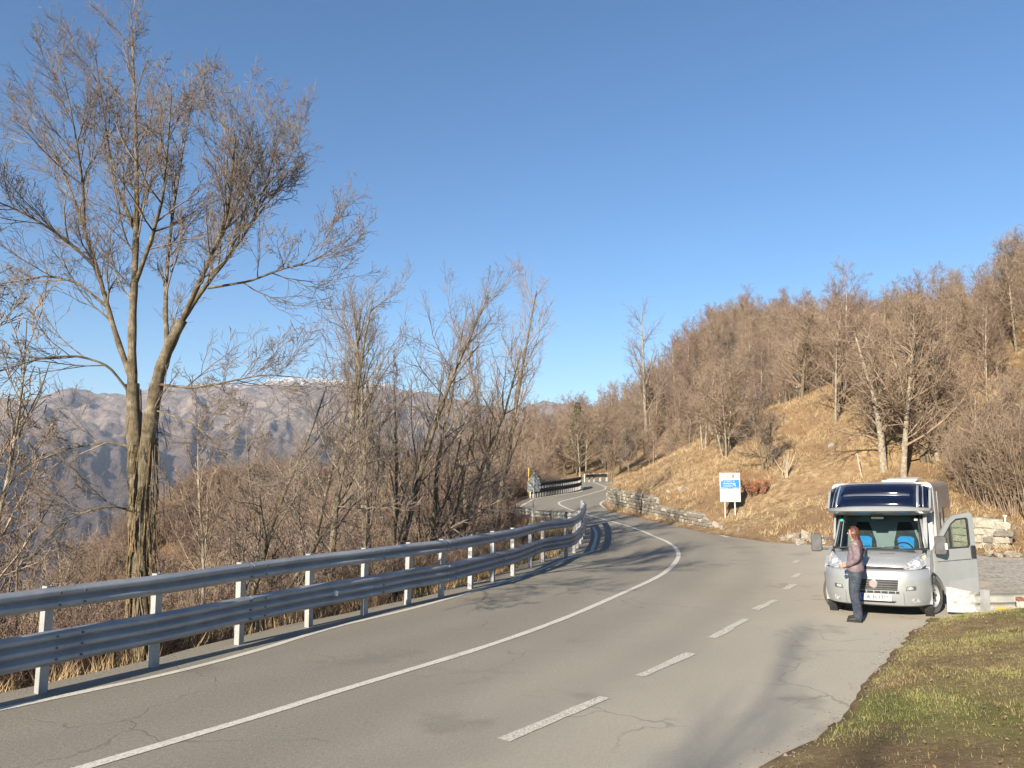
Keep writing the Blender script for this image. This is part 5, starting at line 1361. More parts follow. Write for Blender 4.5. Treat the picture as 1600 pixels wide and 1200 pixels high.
# wheels
def wheel(loc, turn, sgn):
    b_ = MB(); b_.lathe([(0.21, -0.105), (0.31, -0.11), (0.335, -0.085), (0.342, -0.04), (0.342, 0.04), (0.335, 0.085), (0.31, 0.11), (0.21, 0.105)], (0, 0, 0), (1, 0, 0), 36)
    w_ = empty('wheel'); w_.parent = van; w_.location = loc; w_.rotation_euler = (0, 0, turn)
    b_.build('tyre', M_tyre, w_, True, 30)
    r2 = MB(); r2.lathe([(0.215, 0.09), (0.205, 0.102), (0.19, 0.08), (0.165, 0.055), (0.11, 0.075), (0.075, 0.09), (0.07, 0.075), (0.0, 0.075)], (0, 0, 0), (sgn, 0, 0), 36); r2.build('rim', M_rim, w_, True, 40)
    for k in range(8):
        a_ = k * math.pi / 4; h_ = MB(); h_.lathe([(0.0, 0.071), (0.020, 0.071), (0.020, 0.074), (0, 0.074)], (0, 0.135 * math.cos(a_), 0.135 * math.sin(a_)), (sgn, 0, 0), 10); h_.build('rim_hole', M_black, w_)
    h_ = MB(); h_.lathe([(0.06, 0.08), (0.055, 0.105), (0, 0.108)], (0, 0, 0), (sgn, 0, 0), 16); h_.build('hub_cap', M_greyp, w_, True)
ST = R(-24)
wheel((-0.89, 0.95, 0.342), ST, -1); wheel((0.90, 0.95, 0.342), ST, 1); wheel((-0.90, 4.95, 0.342), 0, -1); wheel((0.90, 4.95, 0.342), 0, 1)

# front details; fy(x, z): the skin's depth there
def fy(x, z):
    zs = [r_[0] for r_ in ROWS]; w_ = np.interp(z, zs, [r_[1] for r_ in ROWS]); d = np.interp(z, zs, [r_[2] for r_ in ROWS]); c = np.interp(z, zs, [r_[3] for r_ in ROWS]); a = min(abs(x) / w_, 1)
    return d + c * a ** 5 + 0.05 * a * a
def on_front(name, poly, m, proud=0.012, parent=None, zlift=0.0, sub=4):
    """a polygon laid on the front skin, given thickness"""
    b_ = MB(); n = len(poly); dense = []
    for i in range(n):
        a, b = poly[i], poly[(i + 1) % n]
        for k in range(sub): dense.append((a[0] + (b[0] - a[0]) * k / sub, a[1] + (b[1] - a[1]) * k / sub))
    cxm = sum(p[0] for p in dense) / len(dense); czm = sum(p[1] for p in dense) / len(dense)
    V = []; F = []; N_ = len(dense)
    for f in (1.0, 0.55):
        for (x, z) in dense:
            xx, zz_ = cxm + (x - cxm) * f, czm + (z - czm) * f; V.append(Vector((xx, fy(xx, zz_) - proud, zz_ + zlift)))
    V.append(Vector((cxm, fy(cxm, czm) - proud, czm + zlift))); c0 = len(V) - 1
    for (x, z) in dense: V.append(Vector((x, fy(x, z) + 0.01, z + zlift)))
    for i in range(N_):
        j = (i + 1) % N_; F += [(i, j, N_ + j, N_ + i), (N_ + i, N_ + j, c0), (c0 + 1 + i, c0 + 1 + j, j, i)]
    b_.add(V, F); return b_.build(name, m, parent or van, True, 35)
for s in (-1, 1):
    hl = on_front('headlight', [(s * x, z) for x, z in ((0.56, 0.885), (0.70, 0.865), (0.86, 0.885), (0.945, 0.94), (0.935, 1.06), (0.90, 1.13), (0.78, 1.07), (0.62, 0.985))], M_lens, 0.016)
    on_front('indicator_lens', [(s * x, z) for x, z in ((0.86, 1.07), (0.915, 1.10), (0.935, 1.045), (0.90, 1.02))], M_amber, 0.022, hl)
    b_ = MB(); b_.lathe([(0.075, 0.0), (0.07, 0.015), (0.05, 0.02), (0, 0.012)], (s * 0.77, fy(0.77, 0.965) - 0.012, 0.965), (0, -1, 0.25), 20); b_.build('lamp_reflector', M_chrome, hl, True)
    on_front('bumper_lamp', [(s * x, z) for x, z in ((0.58, 0.50), (0.76, 0.515), (0.76, 0.585), (0.60, 0.575))], M_greyp, 0.006)
    on_front('position_lamp', [(s * x, z) for x, z in ((0.60, 0.515), (0.71, 0.525), (0.71, 0.572), (0.615, 0.565))], M_lens, 0.010)
    on_front('fog_light', [(s * (0.74 + 0.085 * math.cos(a_)), 0.325 + 0.045 * math.sin(a_) + 0.15 * 0.085 * math.cos(a_)) for a_ in np.linspace(0, 2 * math.pi, 11)[:-1]], M_lens, 0.010, sub=2)
for s in (-1, 1):
    on_front('panel_gap', [(s * 0.535, 0.24), (s * 0.541, 0.24), (s * 0.541, 0.47), (s * 0.535, 0.47)], M_black, 0.002)
    on_front('panel_gap', [(s * 0.50, 0.70), (s * 0.506, 0.70), (s * 0.548, 0.885), (s * 0.542, 0.885)], M_black, 0.002)
grille = on_front('grille', [(-0.43, 0.50), (0.43, 0.50), (0.46, 0.69), (-0.46, 0.69)], M_black, 0.006)
for k in range(4):
    z = 0.525 + k * 0.043; b_ = MB(); b_.box((0, fy(0, z) - 0.014, z), (0.86 + 0.03 * k / 3, 0.018, 0.016)); b_.build('grille_bar', M_greyp, grille)
on_front('grille_lower', [(-0.46, 0.445), (0.46, 0.445), (0.46, 0.485), (-0.46, 0.485)], M_black, 0.006)
for k in range(7):
    b_ = MB(); b_.box((-0.40 + k * 0.133, -0.012, 0.465), (0.014, 0.012, 0.042)); b_.build('grille_rib', M_silver, grille)
b_ = MB(); b_.lathe([(0, 0.0), (0.082, 0.0), (0.082, 0.012), (0.068, 0.018), (0.066, 0.012), (0, 0.012)], (0, -0.012, 0.615), (0, -1, 0), 28); bad = b_.build('badge', M_chrome, grille, True)
b_ = MB(); b_.lathe([(0, 0.0), (0.06, 0.0), (0.06, 0.003), (0, 0.003)], (0, -0.0245, 0.615), (0, -1, 0), 24); b_.build('badge_field', M_red, bad)
def text(name, s, size, m, parent, M4, ext=0.001):
    cu = bpy.data.curves.new(name, 'FONT'); cu.body = s; cu.size = size; cu.extrude = ext; cu.offset = size * 0.035; cu.align_x = 'CENTER'; cu.align_y = 'CENTER'
    tmp = bpy.data.objects.new(name + '_tmp', cu); col.objects.link(tmp); dg = bpy.context.evaluated_depsgraph_get()
    me = bpy.data.meshes.new_from_object(tmp.evaluated_get(dg)); bpy.data.objects.remove(tmp); me.materials.clear(); me.materials.append(m)
    o = bpy.data.objects.new(name, me); link(o, parent); o.matrix_local = M4; return o
FACE = Matrix.Rotation(R(90), 4, 'X')
text('badge_lettering', 'FIAT', 0.038, M_chrome, bad, Matrix.Translation((0, -0.029, 0.615)) @ FACE)
b_ = MB(); b_.box((0.04, -0.022, 0.375), (0.56, 0.014, 0.125)); plate = b_.build('number_plate', M_platew, van, bevel=0.004)
b_ = MB(); b_.box((-0.215, -0.0305, 0.375), (0.05, 0.003, 0.117)); b_.build('country_band', M_plateb, plate)
text('plate_lettering', 'A  H 1766', 0.098, M_print_dark, plate, Matrix.Translation((0.065, -0.031, 0.373)) @ FACE)
b_ = MB(); b_.lathe([(0, 0), (0.014, 0), (0.014, 0.002), (0, 0.002)], (-0.088, -0.0295, 0.375), (0, -1, 0), 12); b_.build('plate_seal', M_print_grey, plate)
b_ = MB()
on_front('bumper_slot', [(-0.30, 0.275), (0.36, 0.275), (0.40, 0.31), (-0.32, 0.31)], M_black, 0.004)
for s in (-1, 1):
    for k in range(9):
        x = s * (0.10 + k * 0.032); b_ = MB(); b_.box((x, fy(x, 1.12) - 0.004, 1.12), (0.018, 0.02, 0.012)); b_.build('bonnet_vent', M_black, bonnet)
for s, x0, x1 in ((1, -0.15, 0.52), (1, -0.75, -0.12)):
    b_ = MB(); b_.bar((x0, 0.80, 1.20), (x1, 0.86, 1.235), 0.02, 0.02); b_.build('wiper', M_black, van)
b_ = MB(); b_.box((0.0, 1.30, 1.765), (0.26, 0.06, 0.07)); b_.build('interior_mirror', M_black, van, bevel=0.015)
on_front('sticker', [(-0.80, 1.68), (-0.735, 1.68), (-0.735, 1.735), (-0.80, 1.735)], M_green, 0.004)
on_front('sticker', [(0.70, 1.70), (0.76, 1.70), (0.76, 1.745), (0.70, 1.745)], M_platew, 0.004)

# far mirror on its arms
def mirror(root, M4):
    b_ = MB(); b_.prism([(-0.11, -0.17), (0.09, -0.17), (0.115, -0.12), (0.115, 0.14), (0.08, 0.18), (-0.09, 0.18), (-0.115, 0.13), (-0.115, -0.13)], -0.06, 0.06, lambda u, v, t: (u, t, v))
    o = b_.build('mirror_housing', M_greyp, root, True, 50, 0.025, 3); o.matrix_local = M4; return o
mr = mirror(van, Matrix.Translation((-1.25, 1.02, 1.27)) @ Matrix.Rotation(R(12), 4, 'Z'))
for z in (1.15, 1.36):
    b_ = MB(); b_.bar((-0.92, 1.16, z - 0.01), (-1.20, 1.04, z), 0.04, 0.045); b_.build('mirror_arm', M_greyp, van, bevel=0.01)

# cab interior
b_ = MB(); b_.box((0, 1.75, 0.52), (1.80, 1.6, 0.10)); b_.build('cab_floor', M_greyp, van)
b_ = MB(); b_.prism([(0.86, 0.62), (1.20, 0.62), (1.30, 1.02), (1.16, 1.15), (0.88, 1.175)], -0.86, 0.86, lambda u, v, t: (t, u, v)); b_.build('dashboard', M_greyp, van, bevel=0.02)
for k, (x, y, z, s_) in enumerate(((0.10, 1.0, 1.20, 0.05), (0.02, 0.97, 1.185, 0.035))):
    b_ = MB(); b_.box((x, y, z), (s_, 0.03, s_)); b_.build('dashboard_item', M_white, van, bevel=0.006)
for x in (-0.42, 0.44):
    b_ = MB(); b_.box((x, 1.78, 0.78), (0.50, 0.50, 0.18)); sa = b_.build('seat_cushion', M_seat, van, bevel=0.05, seg=3)
    b_ = MB(); b_.prism([(-0.25, 0.0), (0.25, 0.0), (0.245, 0.40), (0.20, 0.56), (-0.20, 0.56), (-0.245, 0.40)], 0, 0.13, lambda u, v, t: (x + u, 1.98 + t + 0.15 * v, 0.85 + v)); b_.build('seat_back', M_seat, van, True, 40, 0.03, 3)
    b_ = MB(); b_.prism([(-0.21, 0.0), (0.21, 0.0), (0.13, 0.27), (-0.13, 0.27)], 0, 0.10, lambda u, v, t: (x + u, 2.06 + t, 1.38 + v)); b_.build('headrest', M_seat, van, True, 40, 0.03, 3)
    b_ = MB(); b_.prism([(-0.17, 0.46), (-0.10, 0.50), (0.10, 0.50), (0.17, 0.46), (0.15, 0.26), (0.05, 0.14), (-0.05, 0.14), (-0.15, 0.26)], -0.012, -0.028, lambda u, v, t: (x + u, 1.98 + t + 0.15 * v, 0.86 + v)); b_.build('seat_cover', M_blue, van)
b_ = MB(); b_.lathe([(0.20 + 0.014 * math.cos(a_), 0.014 * math.sin(a_)) for a_ in np.linspace(0, 2 * math.pi, 9)], (0.44, 1.42, 1.10), (0, -0.85, 0.55), 28); sw = b_.build('steering_wheel', M_black, van, True)
b_ = MB(); b_.box((0.44, 1.43, 1.09), (0.36, 0.03, 0.05)); b_.build('steering_spoke', M_black, sw)
b_ = MB(); b_.box((0.10, 2.75, 1.3), (0.16, 0.8, 1.5)); b_.build('cupboard', M_cream, van)
b_ = MB(); b_.box((-0.75, 2.7, 1.3), (0.30, 0.5, 1.6)); b_.build('cupboard', M_wood, van)
b_ = MB(); b_.box((0.0, 4.4, 1.3), (1.9, 0.05, 2.0)); b_.build('rear_partition', M_wood, van)
b_ = MB(); b_.prism([(-0.86, 1.14), (-0.80, 1.14), (-0.72, 1.72), (-0.76, 1.72)], 1.26, 1.29, lambda u, v, t: (u, t + (v - 1.14) * 0.45, v)); b_.build('screen_blind', M_white, van)

# the open driver door: built closed along +y from its hinge, then swung out
door = empty('cab_door'); door.parent = van; door.location = (0.985, 1.20, 0); DOOR = R(-52)
door.rotation_euler = (0, 0, DOOR)
tag(door, 'open driver door with large grey mirror')
def dplate(name, outer, inner, x0, x1, m, parent=None, bev=0.0):
    b_ = MB()
    if inner: b_.ring_prism(outer, inner, x0, x1, lambda u, v, t: (t, u, v))
    else: b_.prism(outer, x0, x1, lambda u, v, t: (t, u, v))
    return b_.build(name, m, parent or door, bevel=bev)
archd = [(-0.25 + 0.47 * math.cos(a_), 0.34 + 0.47 * math.sin(a_)) for a_ in np.linspace(1.0, 0.0, 8)]
lower = [(0.02, 1.12), (0.02, 0.86)] + archd + [(0.24, 0.30), (0.92, 0.30), (0.985, 0.36), (0.985, 1.12)]
skin = dplate('door_panel', lower, None, -0.035, 0.03, M_silver, bev=0.012)
dplate('door_crease', [(0.10, 0.93), (0.985, 0.97), (0.985, 0.985), (0.10, 0.945)], None, 0.0301, 0.036, M_greyp, skin)
dplate('door_trim', [(0.30, 0.34), (0.92, 0.34), (0.95, 0.38), (0.95, 0.62), (0.34, 0.56)], None, 0.0301, 0.037, M_sidepaint, skin)
dplate('inner_lining', [(0.10, 0.40), (0.94, 0.40), (0.94, 1.08), (0.06, 1.08)], None, -0.075, -0.036, M_greyp, skin)
fo = [(0.02, 1.121), (0.985, 1.121), (0.985, 1.75), (0.955, 1.83), (0.88, 1.845), (0.55, 1.80), (0.40, 1.70), (0.20, 1.42)]
fi = [(0.15, 1.16), (0.84, 1.18), (0.88, 1.24), (0.875, 1.72), (0.84, 1.755), (0.60, 1.735), (0.47, 1.645), (0.28, 1.39)]
fm = [(0.19, 1.19), (0.82, 1.205), (0.845, 1.25), (0.84, 1.69), (0.81, 1.72), (0.61, 1.70), (0.49, 1.62), (0.31, 1.39)]
frame = dplate('window_frame', fo, fi, -0.03, 0.02, M_silver)
dplate('window_seal', fi, fm, -0.02, 0.012, M_black, frame)
gl2 = dplate('window_glass', fm, None, -0.004, 0.0, M_glass2)
dplate('window_divider', [(0.435, 1.195), (0.475, 1.195), (0.475, 1.62), (0.435, 1.59)], None, -0.012, 0.008, M_black, frame)
dplate('door_handle', [(0.86, 0.99), (0.96, 0.99), (0.965, 1.02), (0.965, 1.20), (0.95, 1.225), (0.87, 1.225), (0.855, 1.20), (0.855, 1.01)], None, 0.031, 0.058, M_black, bev=0.01)
dplate('mirror_mount', [(0.05, 1.10), (0.28, 1.10), (0.28, 1.25), (0.22, 1.42), (0.13, 1.32)], None, 0.021, 0.07, M_greyp, bev=0.01)
mh = mirror(door, Matrix.Translation((0.20, 0.10, 1.25)) @ Matrix.Rotation(R(52 - 8), 4, 'Z'))
for pa_, pb_ in (((0.04, 0.16, 1.15), (0.18, 0.11, 1.15)), ((0.04, 0.17, 1.31), (0.18, 0.11, 1.33))):
    b_ = MB(); b_.bar(pa_, pb_, 0.047, 0.047); b_.build('mirror_arm', M_greyp, door)
b_ = MB(); b_.box((0.11, -0.045, -0.01), (0.05, 0.06, 0.12)); b_.build('side_indicator', M_white, mh, bevel=0.01)
# ------------------------------------------------------------------ the person by the motorhome
def skin_obj(name, verts, edges, radii, m, parent, root=0, sub=2):
    me = bpy.data.meshes.new(name); me.from_pydata(verts, edges, []); me.update()
    o = bpy.data.objects.new(name, me); link(o, parent)
    sk_ = o.modifiers.new('skin', 'SKIN'); sk_.use_smooth_shade = True; sk_.branch_smoothing = 0.6
    if not me.skin_vertices: me.attributes.new('skin', 'FLOAT', 'POINT')
    bpy.context.view_layer.update()
    lay = me.skin_vertices[0] if len(me.skin_vertices) else None
    if lay is None:
        bm = bmesh.new(); bm.from_mesh(me); bm.verts.layers.skin.verify(); bm.to_mesh(me); bm.free(); lay = me.skin_vertices[0]
    for i, r_ in enumerate(radii):
        lay.data[i].radius = r_ if isinstance(r_, tuple) else (r_, r_); lay.data[i].use_root = (i == root)
    sb_ = o.modifiers.new('smooth', 'SUBSURF'); sb_.levels = sub; sb_.render_levels = sub
    me.materials.append(m); return o
M_skin = mat('skin', (0.42, 0.23, 0.17), (0.50, 0.29, 0.22), 0.55, 12)
M_jacket = mat('mauve_jacket', (0.115, 0.085, 0.098), (0.19, 0.145, 0.16), 0.85, 16, bump=0.5, bscale=25)
M_jeans = mat('dark_jeans', (0.022, 0.028, 0.042), (0.05, 0.06, 0.08), 0.9, 14, bump=0.4, bscale=30)
M_shoe = mat('black_shoe', (0.012, 0.011, 0.011), (0.025, 0.023, 0.022), 0.6, 12)
M_hair = mat('red_brown_hair', (0.035, 0.010, 0.006), (0.10, 0.030, 0.014), 0.5, 30, bump=0.6, bscale=45)
M_scarf = mat('yellow_scarf', (0.26, 0.20, 0.09), (0.34, 0.27, 0.13), 0.9, 20)
M_eye = mat('eye_dark', (0.02, 0.015, 0.012), None, 0.2)
pf = P(1342, 971)
per = empty('person', (0, 0, 0)); FACEA = math.atan2(0.55, -0.83)
HS = 147 / FPX * pf.y / 1.76
per.matrix_world = Matrix.Translation((pf.x, pf.y, float(roadz(pf.x, pf.y)))) @ Matrix.Rotation(FACEA, 4, 'Z') @ Matrix.Diagonal((HS, HS, HS, 1))
tag(per, 'long-haired person in mauve jacket and dark jeans standing in front of the motorhome', 'person')
# skeleton: x forward, y to the person's left, z up
J = {'pelvis': (0.0, 0, 0.95), 'waist': (0.01, 0, 1.08), 'chest': (-0.01, 0, 1.27), 'upper': (-0.03, 0, 1.38), 'neck': (-0.015, 0, 1.455), 'jaw': (0.015, 0, 1.515), 'mid': (0.02, 0, 1.585), 'crown': (0.01, 0, 1.66)}
V = [J[k] for k in ('pelvis', 'waist', 'chest', 'upper', 'neck', 'jaw', 'mid', 'crown')]
Rd = [(0.15, 0.11), (0.125, 0.095), (0.13, 0.095), (0.085, 0.06), (0.045, 0.045), (0.062, 0.068), (0.074, 0.088), (0.058, 0.07)]
E = [(i, i + 1) for i in range(7)]
def chain(start, pts, rads):
    prev = start
    for p, r_ in zip(pts, rads): V.append(p); Rd.append(r_); E.append((prev, len(V) - 1)); prev = len(V) - 1
    return prev
hipx = {1: 0.0, -1: 0.03}
arm_end = {}
for s in (1, -1):
    chain(0, [(hipx[s], 0.095 * s, 0.88), (0.03 + hipx[s], 0.10 * s, 0.70), (0.045 + hipx[s], 0.10 * s, 0.50), (0.0 + hipx[s], 0.105 * s, 0.30), (-0.03 + hipx[s], 0.105 * s, 0.09), (0.08 + hipx[s], 0.115 * s, 0.045), (0.15 + hipx[s], 0.12 * s, 0.035)], [0.095, 0.082, 0.060, 0.055, 0.042, 0.042, 0.032])
    el = (-0.07, 0.235 * s, 1.13) if s > 0 else (-0.05, 0.235 * s, 1.12)
    wr_ = (0.13, 0.17 * s, 1.0)
    w_i = chain(3, [(-0.03, 0.165 * s, 1.385), (-0.055, 0.205 * s, 1.27), el, tuple((Vector(el) + Vector(wr_)) / 2), wr_, (0.185, 0.145 * s, 0.985)], [0.045, 0.044, 0.040, 0.036, 0.027, (0.038, 0.022)])
    arm_end[s] = w_i
    # five fingers of unequal length, curled towards the belly, thumb on top
    b0 = Vector((0.20, 0.14 * s, 0.98))
    for k, (dz, ln) in enumerate(((0.028, 0.072), (0.009, 0.082), (-0.011, 0.076), (-0.030, 0.058))):
        k0 = b0 + Vector((0.012, -0.002 * s, dz)); k1 = k0 + Vector((ln * 0.42, -0.012 * s, -0.008)); k2 = k1 + Vector((ln * 0.22, -ln * 0.28 * s, -0.010)); k3 = k2 + Vector((-0.004, -ln * 0.26 * s, -0.008))
        chain(w_i, [tuple(k0), tuple(k1), tuple(k2), tuple(k3)], [0.0098, 0.0092, 0.0085, 0.0075])
    t0 = Vector((0.165, 0.135 * s, 1.012)); chain(w_i - 1, [tuple(t0), tuple(t0 + Vector((0.032, -0.02 * s, 0.016))), tuple(t0 + Vector((0.060, -0.034 * s, 0.012)))], [0.0125, 0.0105, 0.0088])
skin_obj('body', V, E, Rd, M_skin, per)
# face: nose, eyes, mouth, ears belong to the head
b_ = MB(); b_.add([(0.105, 0, 1.60), (0.098, 0.016, 1.562), (0.098, -0.016, 1.562), (0.124, 0, 1.562), (0.085, 0, 1.555)], [(0, 1, 3), (0, 3, 2), (1, 4, 3), (3, 4, 2), (0, 2, 4), (0, 4, 1)]); b_.build('nose', M_skin, per, True)
for s in (1, -1):
    b_ = MB(); b_.lathe([(0.0, -0.011), (0.008, -0.008), (0.0115, 0), (0.008, 0.008), (0, 0.011)], (0.092, 0.032 * s, 1.595), (1, 0, 0), 10); b_.build('eye', M_eye, per, True)
    b_ = MB(); b_.lathe([(0.0, -0.008), (0.022, -0.006), (0.028, 0.0), (0.020, 0.008), (0, 0.006)], (0.005, 0.082 * s, 1.58), (0, s, 0), 12); b_.build('ear', M_skin, per, True)
b_ = MB(); b_.box((0.083, 0, 1.535), (0.022, 0.046, 0.012)); b_.build('mouth', mat('lips', (0.36, 0.13, 0.11), None, 0.5), per, bevel=0.005)
# clothes: shells over the same skeleton
def shell_of(name, pts, rads, edges, m): return skin_obj(name, pts, edges, rads, m, per)
jv = [(0.0, 0, 0.84), (0.01, 0, 0.97), (0.015, 0, 1.08), (-0.005, 0, 1.26), (-0.03, 0, 1.39), (-0.022, 0, 1.47)]
jr = [(0.215, 0.17), (0.20, 0.16), (0.18, 0.145), (0.19, 0.15), (0.155, 0.125), (0.085, 0.085)]
je = [(i, i + 1) for i in range(5)]
for s in (1, -1):
    n0 = len(jv); el = (-0.07, 0.24 * s, 1.13); wr_ = (0.125, 0.172 * s, 1.002)
    jv += [(-0.032, 0.17 * s, 1.38), (-0.058, 0.212 * s, 1.26), el, tuple((Vector(el) + Vector(wr_)) / 2), wr_]; jr += [0.098, 0.082, 0.070, 0.060, 0.050]
    je += [(4, n0)] + [(n0 + i, n0 + i + 1) for i in range(4)]
shell_of('jacket', jv, jr, je, M_jacket)
tv = [(0.0, 0, 1.02), (0.0, 0, 0.88)]; tr_ = [(0.185, 0.145), (0.20, 0.155)]; te = [(0, 1)]
for s in (1, -1):
    n0 = len(tv); h = hipx[s]
    tv += [(h * 0.6, 0.09 * s, 0.80), (0.025 + h, 0.098 * s, 0.66), (0.04 + h, 0.10 * s, 0.49), (0.0 + h, 0.105 * s, 0.28), (-0.02 + h, 0.107 * s, 0.02)]; tr_ += [0.125, 0.112, 0.090, 0.083, 0.085]
    te += [(1, n0)] + [(n0 + i, n0 + i + 1) for i in range(4)]
shell_of('jeans', tv, tr_, te, M_jeans)
for s in (1, -1):
    h = hipx[s]
    o = skin_obj('shoe', [(-0.075 + h, 0.105 * s, 0.05), (-0.01 + h, 0.108 * s, 0.055), (0.09 + h, 0.115 * s, 0.045), (0.175 + h, 0.12 * s, 0.036)], [(0, 1), (1, 2), (2, 3)], [(0.042, 0.045), (0.052, 0.055), (0.050, 0.045), (0.040, 0.032)], M_shoe, per, 1)
    b_ = MB(); b_.box((0.05 + h, 0.112 * s, 0.010), (0.27, 0.088, 0.02)); b_.build('sole', M_shoe, per, bevel=0.008)
b_ = MB(); b_.lathe([(0.060 + 0.018 * math.cos(a_), 0.03 * math.sin(a_)) for a_ in np.linspace(0, 2 * math.pi, 9)], (-0.005, 0, 1.452), (0.25, 0, 1), 22); b_.build('scarf', M_scarf, per, True)
# hair: crown cap and a long fall down the back, thick and slightly wavy
HV = []; HF = []; rows_h = [(1.705, 0.012), (1.695, 0.045), (1.67, 0.075), (1.63, 0.094), (1.58, 0.100), (1.53, 0.100), (1.48, 0.102), (1.43, 0.108), (1.38, 0.110), (1.33, 0.100), (1.285, 0.082), (1.25, 0.055)]
nh = 19
for lay_ in (0.0, -0.022):
    for i, (z, r_) in enumerate(rows_h):
        open_ = 0.5 if z > 1.66 else (1.15 if z > 1.5 else 1.55)      # half-angle left free for the face
        if z > 1.69: open_ = 0.15
        for j in range(nh):
            a_ = open_ + (2 * math.pi - 2 * open_) * j / (nh - 1); rr_ = r_ + lay_ + 0.006 * math.sin(j * 2.7 + i * 0.4)
            back = 0.0 if z > 1.5 else -0.05 * (1.5 - z) / 0.2
            HV.append((0.008 + back + rr_ * 1.06 * math.cos(a_), rr_ * 0.92 * math.sin(a_), z + 0.008 * math.sin(j * 1.9)))
n1 = len(rows_h) * nh
for i in range(len(rows_h) - 1):
    for j in range(nh - 1):
        a = i * nh + j; HF += [(a, a + 1, a + nh + 1, a + nh), (n1 + a, n1 + a + nh, n1 + a + nh + 1, n1 + a + 1)]
for j in range(nh - 1):
    HF += [(j, n1 + j, n1 + j + 1, j + 1), ((len(rows_h) - 1) * nh + j, (len(rows_h) - 1) * nh + j + 1, n1 + (len(rows_h) - 1) * nh + j + 1, n1 + (len(rows_h) - 1) * nh + j)]
for i in range(len(rows_h) - 1):
    for j in (0, nh - 1): a = i * nh + j; HF.append((a, a + nh, n1 + a + nh, n1 + a))
b_ = MB(); b_.add(HV, HF); ho = b_.build('hair', M_hair, per, True, 60); ss = ho.modifiers.new('smooth', 'SUBSURF'); ss.levels = 1; ss.render_levels = 1

# ------------------------------------------------------------------ grass
def blades(name, px_, py_, pz_, h, wd, lean, m, seed, per_tuft=1, spread=0.0):
    r3 = np.random.default_rng(seed); n = len(px_) * per_tuft
    X0 = np.repeat(px_, per_tuft) + r3.normal(0, spread, n); Y0 = np.repeat(py_, per_tuft) + r3.normal(0, spread, n); Z0 = np.repeat(pz_, per_tuft)
    H = np.repeat(h, per_tuft) * r3.uniform(0.5, 1.2, n); a = r3.uniform(0, 6.28, n); le = lean * r3.uniform(0.2, 1.3, n) * H; b = a + r3.normal(0, 1.0, n)
    wx = np.cos(a + 1.57) * wd; wy = np.sin(a + 1.57) * wd; mx = np.cos(b) * le; my = np.sin(b) * le
    V0 = np.stack([X0 - wx, Y0 - wy, Z0 - 0.02], 1); V1 = np.stack([X0 + wx, Y0 + wy, Z0 - 0.02], 1); V2 = np.stack([X0 + mx, Y0 + my, Z0 + H], 1)
    V = np.stack([V0, V1, V2], 1).reshape(-1, 3); F = np.arange(n * 3).reshape(-1, 3)
    return tag(mesh_np(name, V, F, m), kind='stuff')
g = NG('island_grass')
c = g.ramp(g.noise(0.9, 5, 0.6), [(0.36, (0.27, 0.19, 0.095)), (0.46, (0.21, 0.20, 0.066)), (0.58, (0.16, 0.205, 0.045)), (0.72, (0.32, 0.26, 0.12))])
c = g.mix(g.ramp(g.noise(45, 2, 0.5), [(0.45, (0, 0, 0)), (0.60, (1, 1, 1))]), c, (0.32, 0.25, 0.13))
g.L(c, g.b.inputs['Base Color']); g.b.inputs['Roughness'].default_value = 0.8; g.b.inputs['Specular IOR Level'].default_value = 0.2
M_grass = g.m
g = NG('straw_grass')
c = g.ramp(g.noise(0.8, 5, 0.6), [(0.35, (0.22, 0.14, 0.075)), (0.5, (0.36, 0.26, 0.145)), (0.66, (0.46, 0.36, 0.22))])
g.L(c, g.b.inputs['Base Color']); g.b.inputs['Roughness'].default_value = 0.9; g.b.inputs['Specular IOR Level'].default_value = 0.1
M_straw = g.m
rg = np.random.default_rng(77)
N = 170000
gx_ = rg.uniform(-1.5, 14, N); gy_ = rg.uniform(2.5, 16.5, N)
k0 = np.abs(gx_ / gy_) < 1.0; gx_ = gx_[k0]; gy_ = gy_[k0]
z, ins, zk, dl, dh, dm = terrain(gx_, gy_, True)
dens = fbm(gx_ * 0.9, gy_ * 0.9, 44, 4)
ok = (~ins) & (zk == 2) & (rg.random(len(gx_)) < np.clip((dens - 0.28) * 3.2, 0.10, 1) * sstep(-0.02, 0.25, dm) * (0.22 + 0.78 * sstep(0.6, 2.0, np.hypot(gx_ - 3.0, (gy_ - 6.2) * 0.8))))
gx_, gy_, z, dm, dens = gx_[ok], gy_[ok], z[ok], dm[ok], dens[ok]
blades('grass', gx_, gy_, z, 0.018 + 0.05 * dens ** 1.5, 0.0032, 1.1, M_grass, 3, 2, 0.02)
N = 60000
gx_ = rg.uniform(5, 34, N); gy_ = rg.uniform(19, 66, N); z, ins, zk, dl, dh, dm = terrain(gx_, gy_, True)
ok = (~ins) & (zk == 1) & (dh > 0.25) & (dh < 22) & (gx_ / gy_ < 1.1) & (rg.random(N) < np.clip((fbm(gx_ * 0.4, gy_ * 0.4, 46, 4) - 0.30) * 3, 0.08, 0.9))
gx_, gy_, z = gx_[ok], gy_[ok], z[ok]
blades('dry_grass', gx_, gy_, z, rg.uniform(0.10, 0.28, len(gx_)), 0.012, 1.1, M_straw, 4, 6, 0.07)
# dry weeds at the edge behind the guardrail and round the triangular sign
N = 16000
gx_ = rg.uniform(-12, 4, N); gy_ = rg.uniform(5, 40, N); z, ins, zk, dl, dh, dm = terrain(gx_, gy_, True)
ok = (~ins) & (zk == 0) & (dl > 0.12) & (dl < np.where(gy_ > 31, 3.0, 1.5)) & (gx_ / gy_ > -0.75)
gx_, gy_, z = gx_[ok], gy_[ok], z[ok]
blades('dry_weeds', gx_, gy_, z, np.where(gy_ > 31, 0.65, 0.30) * rg.uniform(0.5, 1.2, len(gx_)), 0.008, 0.7, M_straw, 5, 6, 0.06)

